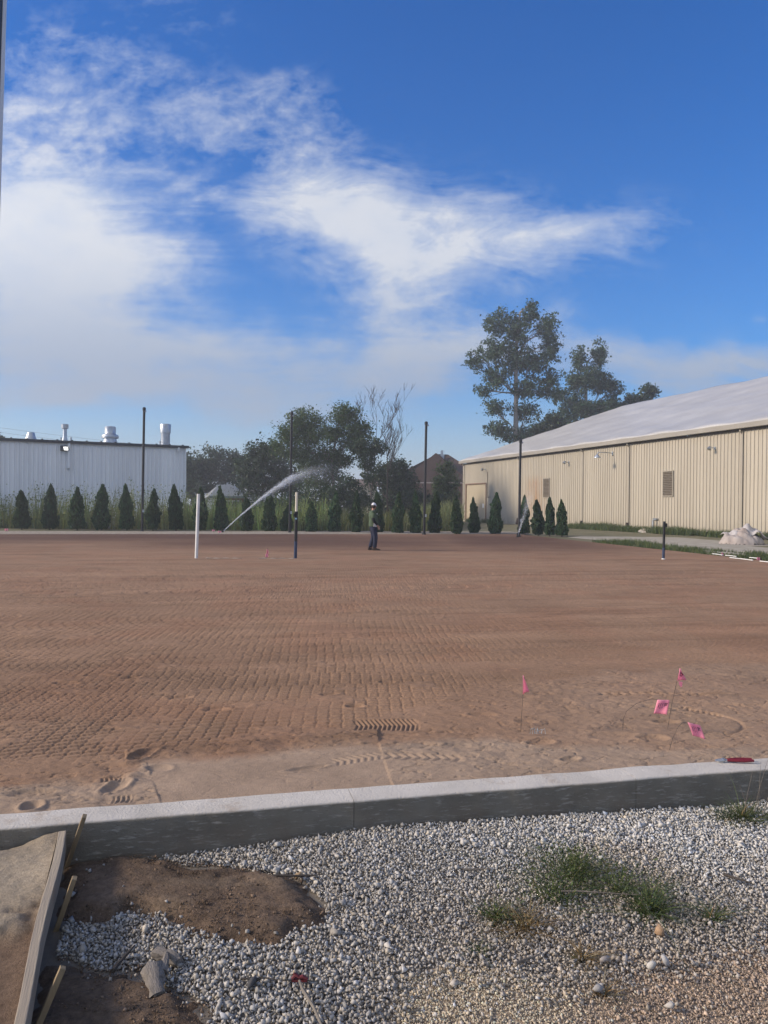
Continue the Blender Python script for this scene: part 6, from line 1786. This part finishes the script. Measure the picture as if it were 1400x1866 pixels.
        g = MB(); g.tube([(d.x * .96, d.y * .96, 0.03), (d.x * 1.0, d.y * 1.0, 0.03)], 0.019, 10); g.build('coupling', M['pvc_white'], root, True)
    # steel post at the left edge of the picture, close to the viewer
    y = 2.3
    t_ = dp(12.5, 0, y); m_ = dp(-1, 430, y); dv = (t_ - m_).normalized()
    zb = -0.30; foot = t_ + dv * ((zb - t_.z) / dv.z); top = t_ + dv * ((4.4 - t_.z) / dv.z)
    root = empty('steel_post', foot); tag(root, 'dark blue-grey steel post with bright edge at the left picture border', 'post')
    ax = (top - foot)
    wd = 0.16
    def bar(x0, x1, y0, y1):
        rings = []
        for q in (Vector((0, 0, 0)), ax):
            rings.append([q + Vector((x0, y0, 0)), q + Vector((x1, y0, 0)), q + Vector((x1, y1, 0)), q + Vector((x0, y1, 0))])
        g = MB(); g.loft(rings); return g
    bar(-wd, -0.0016, -0.10, 0.0).build('shaft', M['steel_dark'], root)
    bar(-0.0014, 0.0, -0.02, 0.001).build('edge_trim', M['white_paint'], root)
    g = MB(); g.box((-wd / 2, -0.05, 0.03), (wd + 0.14, 0.24, 0.02)); g.build('base_plate', M['steel_dark'], root)
build_posts()

# ------------------------------------------------------------------ by the warehouse: tarp heap, rubble; slabs by the row; power lines
def build_side():
    def heap(name, label, px0, px1, ytop, ybot, y, dep, seed, m_, cat, rough=1.0, zs=1.0):
        c = dp((px0 + px1) / 2, ybot, y); S = y / FPX
        root = empty(name, (c.x, y, -0.06)); tag(root, label, cat)
        w = (px1 - px0) * S / 2; h = (ybot - ytop) * S
        n, m2 = 56, 30
        U, Vv = np.meshgrid(np.linspace(-1, 1, n), np.linspace(-1, 1, m2))
        rr = np.sqrt(U ** 2 + Vv ** 2)
        prof = np.clip(1 - rr ** 2.2, 0, 1) ** 0.6
        fx = fbm(U * 2.3 + seed, Vv * 2.3, seed, 4)
        crease = np.abs(np.sin((U * 2.4 + Vv * 1.2 + fx * 3.2) * 2.3))
        Z = prof * h * (0.40 + 0.80 * fx + 0.10 * (crease - 0.5) * rough)
        X = U * w * (1 + 0.12 * (fbm(U * 3, Vv * 3, seed + 4) - 0.5)); Y = Vv * dep
        keep = rr.ravel() < 1.02
        V = np.stack([X, Y, Z * zs - 0.05], -1).reshape(-1, 3)
        idx = np.arange(n * m2).reshape(m2, n)
        F = np.stack([idx[:-1, :-1], idx[:-1, 1:], idx[1:, 1:], idx[1:, :-1]], -1).reshape(-1, 4)
        F = F[keep[F].all(1)]
        link('heap_surface', np_mesh('heap_surface', V, F, True), m_, root)
        return root
    tarp = mat('tarp', (0.36, 0.33, 0.31), 0.6, c2=(0.50, 0.475, 0.455), scale=1.4, bump=0.5, bscale=5)
    tarp2 = mat('tarp_pink', (0.27, 0.22, 0.19), 0.6, c2=(0.42, 0.38, 0.35), scale=1.8, bump=0.5, bscale=6)
    yy = gp(1350, 990).y
    rt = heap('tarp_heap', 'crumpled off-white plastic tarp heaped against the tan warehouse', 1311, 1391, 958, 991, yy, 0.9, 500, tarp2, 'tarp', 1.6)
    # upper fold
    S = yy / FPX; n, m2 = 44, 16
    U, Vv = np.meshgrid(np.linspace(0, 1, n), np.linspace(0, 1, m2))
    fx = fbm(U * 4, Vv * 3, 520, 4)
    X = (-0.75 + 1.95 * U) ; Y = 0.55 - 1.05 * Vv; arch = np.interp(U, [0, .3, .5, .68, .85, 1], [.45, .62, .80, .92, .72, .42])
    Z = arch + (fx - 0.5) * 0.30 - 0.34 * Vv ** 2 + 0.06 * np.sin(U * 22 + Vv * 5)
    V = np.stack([X, Y, Z], -1).reshape(-1, 3); idx = np.arange(n * m2).reshape(m2, n)
    F = np.stack([idx[:-1, :-1], idx[:-1, 1:], idx[1:, 1:], idx[1:, :-1]], -1).reshape(-1, 4)
    o = link('tarp_fold', np_mesh('tarp_fold', V, F, True), tarp, rt); o.modifiers.new('t', 'SOLIDIFY').thickness = 0.02
    rub = mat('rubble', (0.34, 0.30, 0.25), 0.9, c2=(0.46, 0.42, 0.36), scale=3, bump=0.6, bscale=14)
    ptl = TLX(1180)
    def by_wall(px, off):
        t = TLX(px); ex = -TAND; ey = Vector((-ex.y, ex.x, 0)); p = TANC + ex * t - ey * off
        return p
    p = by_wall(1185, 0.9); heap('rubble_heap', 'pale rubble heap at the warehouse foot behind the short post', 1159, 1207, 966, 976, p.y, 0.7, 530, rub, 'rubble')
    p = by_wall(1080, 0.8); heap('rubble_heap', 'low pale rubble beside the first dark downspout boot', 1067, 1096, 964, 970, p.y, 0.6, 540, rub, 'rubble')
    p = by_wall(1297, 0.8); heap('paper_scrap', 'small white scrap in the grass left of the tarp heap', 1290, 1302, 977, 983, p.y, 0.3, 550, M['white_paint'], 'litter')
    # grey slabs between the arborvitae at the left
    con = mat('grey_slab', (0.24, 0.25, 0.26), 0.9, 0.15, 2, bump=0.3)
    for (x0, x1, yt, yb, rot), lab in (((155, 178, 954, 964, 8), 'grey concrete slab left of the fourth arborvitae'), ((194, 221, 949, 961, -6), 'larger grey concrete slab right of the fourth arborvitae')):
        y = 52.0 ; c = dp((x0 + x1) / 2, yb, y); Sx = y / FPX
        root = empty('concrete_slab', (c.x, y - 2.2, 0.0), R(rot)); tag(root, lab, 'slab', 'concrete slabs')
        g = MB(); w = (x1 - x0) * Sx
        g.add([(-w/2, 0, 0), (w/2, 0, 0), (w/2, 1.4, 0.0), (-w/2, 1.4, 0.0), (-w/2, 0, .06), (w/2, 0, .14), (w/2, 1.4, .52), (-w/2, 1.4, .40)], [(0,3,2,1), (4,5,6,7), (0,1,5,4), (1,2,6,5), (2,3,7,6), (3,0,4,7)])
        bevel(g.build('slab', con, root), 0.03)
    # power lines on two poles
    root = empty('power_line', (-45, 118, -0.06)); tag(root, 'thin power lines hanging in the sky over the white building', 'power line')
    a0, a1 = dp(-120, 760, 118), dp(520, 842, 118)
    base = Vector((-45, 118, -0.06))
    for k, dy in enumerate((0, 9, 26)):
        p0, p1 = dp(-120, 762 + dy, 118), dp(500, 832 + dy * .7, 118)
        pts = []
        for i in range(25):
            f = i / 24; q = p0.lerp(p1, f); q.z -= 4 * 0.5 * f * (1 - f); pts.append(q - base)
        g = MB(); g.tube(pts, 0.014, 5); g.build('cable', M['rubber'], root)
    for px in (-120, 500):
        p = dp(px, 760 if px < 0 else 830, 118); g = MB(); g.tube([(p.x - base.x, 0, 0), (p.x - base.x, 0, p.z + 0.3)], [0.16, 0.11], 8); g.build('utility_pole', M['bark_dark'], root, True)
build_side()

# ------------------------------------------------------------------ sprinklers
def build_sprinklers():
    wm, t, b = base_mat('water_spray')
    b.inputs['Base Color'].default_value = (0.86, 0.90, 0.95, 1); b.inputs['Roughness'].default_value = 0.35
    tr = t.new('ShaderNodeBsdfTranslucent'); tr.inputs['Color'].default_value = (0.9, 0.94, 1, 1)
    tp = t.new('ShaderNodeBsdfTransparent')
    m1 = t.new('ShaderNodeMixShader'); m1.inputs[0].default_value = 0.5
    t.l.new(b.outputs[0], m1.inputs[1]); t.l.new(tr.outputs[0], m1.inputs[2])
    m2 = t.new('ShaderNodeMixShader'); m2.inputs[0].default_value = 0.76
    t.l.new(m1.outputs[0], m2.inputs[1]); t.l.new(tp.outputs[0], m2.inputs[2])
    t.l.new(m2.outputs[0], t.n['Material Output'].inputs['Surface'])
    def jet(base_px, path, n, label, seed, spread, dens_pow, veil, spray_label, size=1.0):
        bp = gp(*base_px); y = bp.y
        root = empty('sprinkler', (bp.x, bp.y, 0)); tag(root, label, 'sprinkler', 'lawn sprinklers at the field edge')
        g = MB(); g.lathe([(0.06, 0.0), (0.06, 0.10), (0.045, 0.14), (0.045, 0.20), (0.02, 0.22)], 12); g.build('riser', M['rubber'], root, True)
        g = MB(); g.tube([(0, 0, 0.18), (0.10, 0, 0.27)], [0.03, 0.018], 8); g.build('nozzle', M['rubber'], root, True)
        r = np.random.RandomState(seed)
        Q = np.array([np.array(dp(x, q, y + dy) - Vector((bp.x, bp.y, 0))) for x, q, dy in path])
        sp = np.linspace(0, 1, len(Q))
        f = r.rand(n) ** dens_pow; f = np.where(r.rand(n) < sstep(f, 0.62, 1.05) * 0.9, f * 0.6, f)
        C = np.stack([np.interp(f, sp, Q[:, k]) for k in range(3)], -1)
        D = np.stack([np.gradient(Q[:, k], sp) for k in range(3)], -1); Dv = np.stack([np.interp(f, sp, D[:, k]) for k in range(3)], -1); Dv /= np.linalg.norm(Dv, axis=1, keepdims=True)
        sg = (0.012 + spread * f ** 1.6)[:, None]
        off = r.normal(size=(n, 3)) * sg
        off[:, 2] -= np.abs(r.normal(size=n)) * veil * f ** 2
        C = C + off
        ln = (0.05 + 0.05 * r.rand(n)) * (1 - 0.5 * f) * size; wd = (0.008 + 0.006 * r.rand(n)) * size
        sd_ = r.normal(size=(n, 3)); sd_ -= (sd_ * Dv).sum(1, keepdims=True) * Dv; sd_ /= np.linalg.norm(sd_, axis=1, keepdims=True)
        V = np.stack([C - Dv * ln[:, None], C + sd_ * wd[:, None], C + Dv * ln[:, None], C - sd_ * wd[:, None]], 1).reshape(-1, 3)
        o = link('water_spray', np_mesh('water_spray', V, np.arange(4 * n).reshape(n, 4)), wm); o.location = (bp.x, bp.y, 0)
        tag(o, spray_label, 'water spray', kind='stuff')
        if size < 0.7: return
        g = MB(); k = 14
        pts = [Vector([np.interp(i / k * 0.34, sp, Q[:, c]) for c in range(3)]) for i in range(k + 1)]
        g.tube(pts, [(0.018 + 0.028 * (i / k)) * size for i in range(k + 1)], 8); cm = g.build('water_core', wm, o, True); cm['kind'] = 'stuff'
    jet((406, 971), [(407, 968, 0), (440, 938, 0), (472, 911, 0), (500, 889, 0), (530, 869, 0), (560, 856, 0.2), (590, 850, 0.4), (625, 852, 0.6)], 7500, 'small black sprinkler head throwing the long jet to the right', 71, 0.17, 0.75, 0.5, 'long white water jet arching right from the left sprinkler')
    jet((943, 979), [(944, 977, 0), (948, 962, 0), (954, 942, 0), (960, 920, 0), (968, 895, 0), (978, 868, 0), (992, 845, 0)], 3600, 'small black sprinkler head at the foot of the fourth pole', 72, 0.22, 1.0, 0.5, 'faint steep water jet before the fourth black pole', 0.5)
build_sprinklers()

# ------------------------------------------------------------------ person
def skin_obj(name, V, E, Rr, m_, parent, root_i=0, sub=2):
    me = bpy.data.meshes.new(name); me.from_pydata([tuple(v) for v in V], E, []); me.update()
    o = bpy.data.objects.new(name, me); col.objects.link(o); o.parent = parent
    sk = o.modifiers.new('skin', 'SKIN'); sk.use_smooth_shade = True
    if not me.skin_vertices: me.skin_vertices.new()
    for i, r in enumerate(Rr):
        rr = r if hasattr(r, '__len__') else (r, r)
        me.skin_vertices[0].data[i].radius = rr
        me.skin_vertices[0].data[i].use_root = (i == root_i)
    s = o.modifiers.new('sub', 'SUBSURF'); s.levels = sub; s.render_levels = sub
    me.materials.append(m_)
    return o

def ering(c, rx, ry, n=14, tilt=0.0):
    return [Vector((c[0] + rx * math.cos(q) , c[1] + ry * math.sin(q), c[2] + tilt * rx * math.cos(q))) for q in [2 * math.pi * k / n for k in range(n)]]

def build_person():
    b = gp(680, 1002.5)
    H = 1.76
    root = empty('person', (b.x, b.y, -0.012), R(14))
    tag(root, 'person in green t-shirt, navy trousers and pale cap standing on the clay', 'person')
    skin = mat('skin', (0.42, 0.24, 0.17), 0.6, 0.08, 9)
    # faces +x; right side is -y (towards the viewer)
    V = []; E = []; Rr = []
    def add(p, r, par=None):
        V.append(Vector(p)); Rr.append(r); i = len(V) - 1
        if par is not None: E.append((par, i))
        return i
    pel = add((0, 0, 0.95), 0.12)
    wst = add((0.0, 0, 1.10), 0.10, pel); chs = add((-0.02, 0, 1.30), 0.10, wst); nk0 = add((-0.03, 0, 1.46), 0.065, chs); nk = add((-0.005, 0, 1.54), 0.052, nk0)
    hd0 = add((0.015, 0, 1.60), 0.075, nk); hd1 = add((0.02, 0, 1.66), 0.088, hd0); hd2 = add((0.01, 0, 1.72), 0.07, hd1)
    hands = []
    for s, el, wr, hn in ((-1, (-0.06, -0.25, 1.14), (0.10, -0.235, 0.96), (0.145, -0.22, 0.88)), (1, (-0.02, 0.26, 1.14), (0.08, 0.24, 0.93), (0.11, 0.23, 0.85))):
        sh = add((-0.03, 0.16 * s, 1.40), 0.042, chs); e = add(el, 0.038, sh); w = add(wr, 0.030, e); h = add(hn, (0.036, 0.022), w); hands.append((s, Vector(wr), Vector(hn)))
    for s, kn, an, ft in ((-1, (0.07, -0.10, 0.50), (0.03, -0.10, 0.09), (0.17, -0.12, 0.045)), (1, (0.03, 0.10, 0.50), (-0.10, 0.10, 0.10), (0.03, 0.12, 0.05))):
        hp = add((0.0, 0.09 * s, 0.88), 0.085, pel); k = add(kn, 0.058, hp); a = add(an, 0.042, k); f = add(ft, 0.038, a)
    body = skin_obj('body', V, E, Rr, skin, root)
    # fingers
    for s, w, h in hands:
        d = (h - w).normalized(); side = Vector((0.75, 0.25 * s, 0.35)).normalized(); side = (side - d * side.dot(d)).normalized(); nrm = d.cross(side)
        FV, FE, FR = [h - d * 0.02], [], [0.018]
        for k, (o_, L) in enumerate(((-0.028, .068), (-0.010, .080), (0.009, .078), (0.027, .060))):
            i0 = len(FV); p = h + side * o_ + d * 0.03
            FV += [p, p + d * L * .5 + nrm * -0.010 * s, p + d * L * .85 + nrm * -0.030 * s]; FR += [0.0095, 0.0085, 0.007]; FE += [(0, i0), (i0, i0 + 1), (i0 + 1, i0 + 2)]
        i0 = len(FV); p = h + side * 0.034 - d * 0.02
        FV += [p, p + side * 0.022 + d * 0.03, p + side * 0.024 + d * 0.058]; FR += [0.011, 0.0095, 0.008]; FE += [(0, i0), (i0, i0 + 1), (i0 + 1, i0 + 2)]
        skin_obj('hand', FV, FE, FR, skin, root, 0, 2)
    # face
    hm = Matrix.Rotation(R(58), 3, 'Z'); hc = Vector((0.018, 0, 1.65))
    def on_head(p): return hc + hm @ Vector(p)
    g = MB(); g.ell(hc, (0.098, 0.078, 0.118), hm); g.ell(on_head((0.062, 0, -0.075)), (0.042, 0.048, 0.042), hm); g.build('head', skin, root, True)
    g = MB(); g.ell(on_head((0.104, 0, -0.012)), (0.018, 0.014, 0.026), hm, 8, 6); g.build('nose', skin, root, True)
    for s in (-1, 1):
        g = MB(); g.ell(on_head((-0.008, 0.078 * s, -0.008)), (0.018, 0.010, 0.030), hm, 8, 6); g.build('ear', skin, root, True)
        g = MB(); g.ell(on_head((0.088, 0.033 * s, 0.012)), (0.010, 0.014, 0.009), hm, 8, 6); g.build('eye', mat('eye', (0.05, 0.04, 0.035), 0.3, 0.1, 9), root, True)
    g = MB(); g.ell(on_head((0.094, 0, -0.062)), (0.012, 0.024, 0.007), hm, 8, 6); g.build('mouth', mat('lip', (0.30, 0.12, 0.10), 0.6, 0.1, 9), root, True)
    hair = mat('hair', (0.045, 0.03, 0.022), 0.8, 0.3, 40)
    g = MB(); g.ell(on_head((-0.022, 0, 0.0)), (0.092, 0.081, 0.085), hm); g.build('hair', hair, root, True)
    # cap
    capm = mat('cap_cloth', (0.55, 0.54, 0.55), 0.85, c2=(0.72, 0.71, 0.72), scale=22)
    g = MB(); rings = []
    for f in (0.0, 0.25, 0.5, 0.75, 0.92, 1.0):
        a = f * math.pi / 2; cs = max(math.cos(a), 0.03)
        rings.append([on_head((-0.004 + 0.113 * cs * math.cos(q), 0.095 * cs * math.sin(q), 0.028 + 0.112 * math.sin(a))) for q in [2 * math.pi * k / 18 for k in range(18)]])
    g.loft(rings); cap = g.build('cap', capm, root, True)
    g = MB(); V2 = []
    for k in range(9):
        q = -1.05 + 2.1 * k / 8
        V2.append(on_head((0.10 * math.cos(q), 0.092 * math.sin(q), 0.030))); V2.append(on_head((0.105 * math.cos(q) + 0.075 * math.cos(q * .7), 0.095 * math.sin(q), 0.012)))
    g.add(V2, [(2*k, 2*k + 1, 2*k + 3, 2*k + 2) for k in range(8)]); o = g.build('cap_brim', capm, cap, True); o.modifiers.new('t', 'SOLIDIFY').thickness = 0.006
    g = MB(); q0 = [on_head((0.0 - 0.112 * math.cos(a), 0.095 * math.sin(a) - 0.0, 0.036)) for a in (-0.9, -0.45, 0, 0.45, 0.9)]
    g.tube(q0, 0.012, 6); g.build('cap_strap', M['rubber'], cap, True)
    # shirt: torso and sleeves
    green = mat('green_shirt', (0.060, 0.090, 0.052), 0.9, 0.22, 7, bump=0.4, bscale=14); blk = mat('black_sleeve', (0.010, 0.011, 0.014), 0.85, 0.2, 9)
    g = MB()
    g.loft([ering(c, rx, ry) for c, rx, ry in (((0.0, 0, 0.90), .165, .185), ((0.0, 0, 1.0), .168, .19), ((0.005, 0, 1.10), .163, .185), ((-0.005, 0, 1.20), .158, .19), ((-0.02, 0, 1.30), .155, .205), ((-0.03, 0, 1.38), .140, .21), ((-0.035, 0, 1.44), .105, .17), ((-0.03, 0, 1.485), .072, .085), ((-0.025, 0, 1.505), .066, .07))])
    sh = g.build('shirt', green, root, True)
    for s, el in ((-1, Vector((-0.06, -0.25, 1.14))), (1, Vector((-0.02, 0.26, 1.14)))):
        p = Vector((-0.03, 0.165 * s, 1.41)); g = MB()
        g.tube([p + Vector((0, -0.03 * s, 0.02)), p.lerp(el, 0.3), p.lerp(el, 0.75)], [0.078, 0.082, 0.076], 12); g.build('shirt_sleeve', green, sh, True)
    for s, el, wr in ((-1, Vector((-0.06, -0.25, 1.14)), Vector((0.10, -0.235, 0.96))), (1, Vector((-0.02, 0.26, 1.14)), Vector((0.08, 0.24, 0.93)))):
        p = Vector((-0.03, 0.165 * s, 1.41)); g = MB()
        g.tube([p.lerp(el, 0.6), p.lerp(el, 0.9), el.lerp(wr, 0.15), el.lerp(wr, 0.6), wr], [0.060, 0.060, 0.058, 0.048, 0.040], 12); g.build('undersleeve', blk, root, True)
    g = MB(); g.box((0.138, -0.03, 1.37), (0.012, 0.05, 0.05)); g.build('shirt_logo', M['white_paint'], sh)
    # rag tucked at the hip
    g = MB(); g.loft([[Vector((0.00, -0.196, 1.08)), Vector((0.03, -0.196, 1.08)), Vector((0.03, -0.212, 1.08)), Vector((0.00, -0.212, 1.08))],
                      [Vector((-0.03, -0.20, 1.0)), Vector((0.06, -0.20, 1.0)), Vector((0.06, -0.222, 1.0)), Vector((-0.03, -0.222, 1.0))],
                      [Vector((-0.04, -0.195, 0.90)), Vector((0.08, -0.195, 0.89)), Vector((0.08, -0.225, 0.89)), Vector((-0.04, -0.225, 0.90))]])
    g.build('white_rag', mat('rag', (0.55, 0.54, 0.54), 0.9, 0.25, 25), root)
    # trousers
    navy = mat('navy_cloth', (0.014, 0.020, 0.046), 0.9, 0.3, 6, bump=0.5, bscale=10)
    TV = [(0, 0, 0.96), (0.0, 0, 0.88)]; TR = [(0.165, 0.175), (0.165, 0.175)]; TE = [(0, 1)]
    for s, kn, an in ((-1, (0.07, -0.10, 0.50), (0.03, -0.10, 0.09)), (1, (0.03, 0.10, 0.50), (-0.10, 0.10, 0.10))):
        i = len(TV); kn, an = Vector(kn), Vector(an); hp = Vector((0.01, 0.095 * s, 0.80))
        TV += [hp, hp.lerp(kn, 0.55), kn, kn.lerp(an, 0.5), an]; TR += [0.115, 0.105, 0.092, 0.085, 0.082]
        TE += [(1, i), (i, i + 1), (i + 1, i + 2), (i + 2, i + 3), (i + 3, i + 4)]
    skin_obj('trousers', TV, TE, TR, navy, root)
    # boots
    boot = mat('boot', (0.055, 0.038, 0.028), 0.8, 0.3, 12)
    for an, ft in (((0.03, -0.10, 0.09), (0.17, -0.12, 0.045)), ((-0.10, 0.10, 0.10), (0.03, 0.12, 0.05))):
        an, ft = Vector(an), Vector(ft); g = MB()
        dd = Vector((ft.x - an.x, ft.y - an.y, 0)).normalized(); n_ = Vector((-dd.y, dd.x, 0)); rings = []
        for f, w, zt in ((-0.075, .035, .10), (-0.05, .046, .15), (0.0, .048, .15), (0.06, .048, .105), (0.13, .052, .080), (0.19, .045, .060), (0.215, .025, .035)):
            c = Vector((an.x, an.y, 0)) + dd * f
            rings.append([c + n_ * w + Vector((0, 0, 0.002)), c - n_ * w + Vector((0, 0, 0.002)), c - n_ * w * .95 + Vector((0, 0, zt * .5)), c - n_ * w * .6 + Vector((0, 0, zt)), c + n_ * w * .6 + Vector((0, 0, zt)), c + n_ * w * .95 + Vector((0, 0, zt * .5))])
        g.loft(rings); g.build('boot', boot, root, True)
build_person()

# ------------------------------------------------------------------ thin morning haze
def build_haze():
    g = MB(); g.box((0, 300, 16.5), (1640, 1640, 36.0))
    m = bpy.data.materials.new('haze'); m.use_nodes = True
    t = NT(m.node_tree); t.n.clear()
    v = t.new('ShaderNodeVolumePrincipled')
    v.inputs['Color'].default_value = (0.90, 0.92, 0.96, 1); v.inputs['Density'].default_value = 0.0013; v.inputs['Anisotropy'].default_value = 0.2
    o = t.new('ShaderNodeOutputMaterial'); t.l.new(v.outputs[0], o.inputs['Volume'])
    tag(g.build('haze', m), 'thin pale morning haze over the field', kind='stuff')
build_haze()
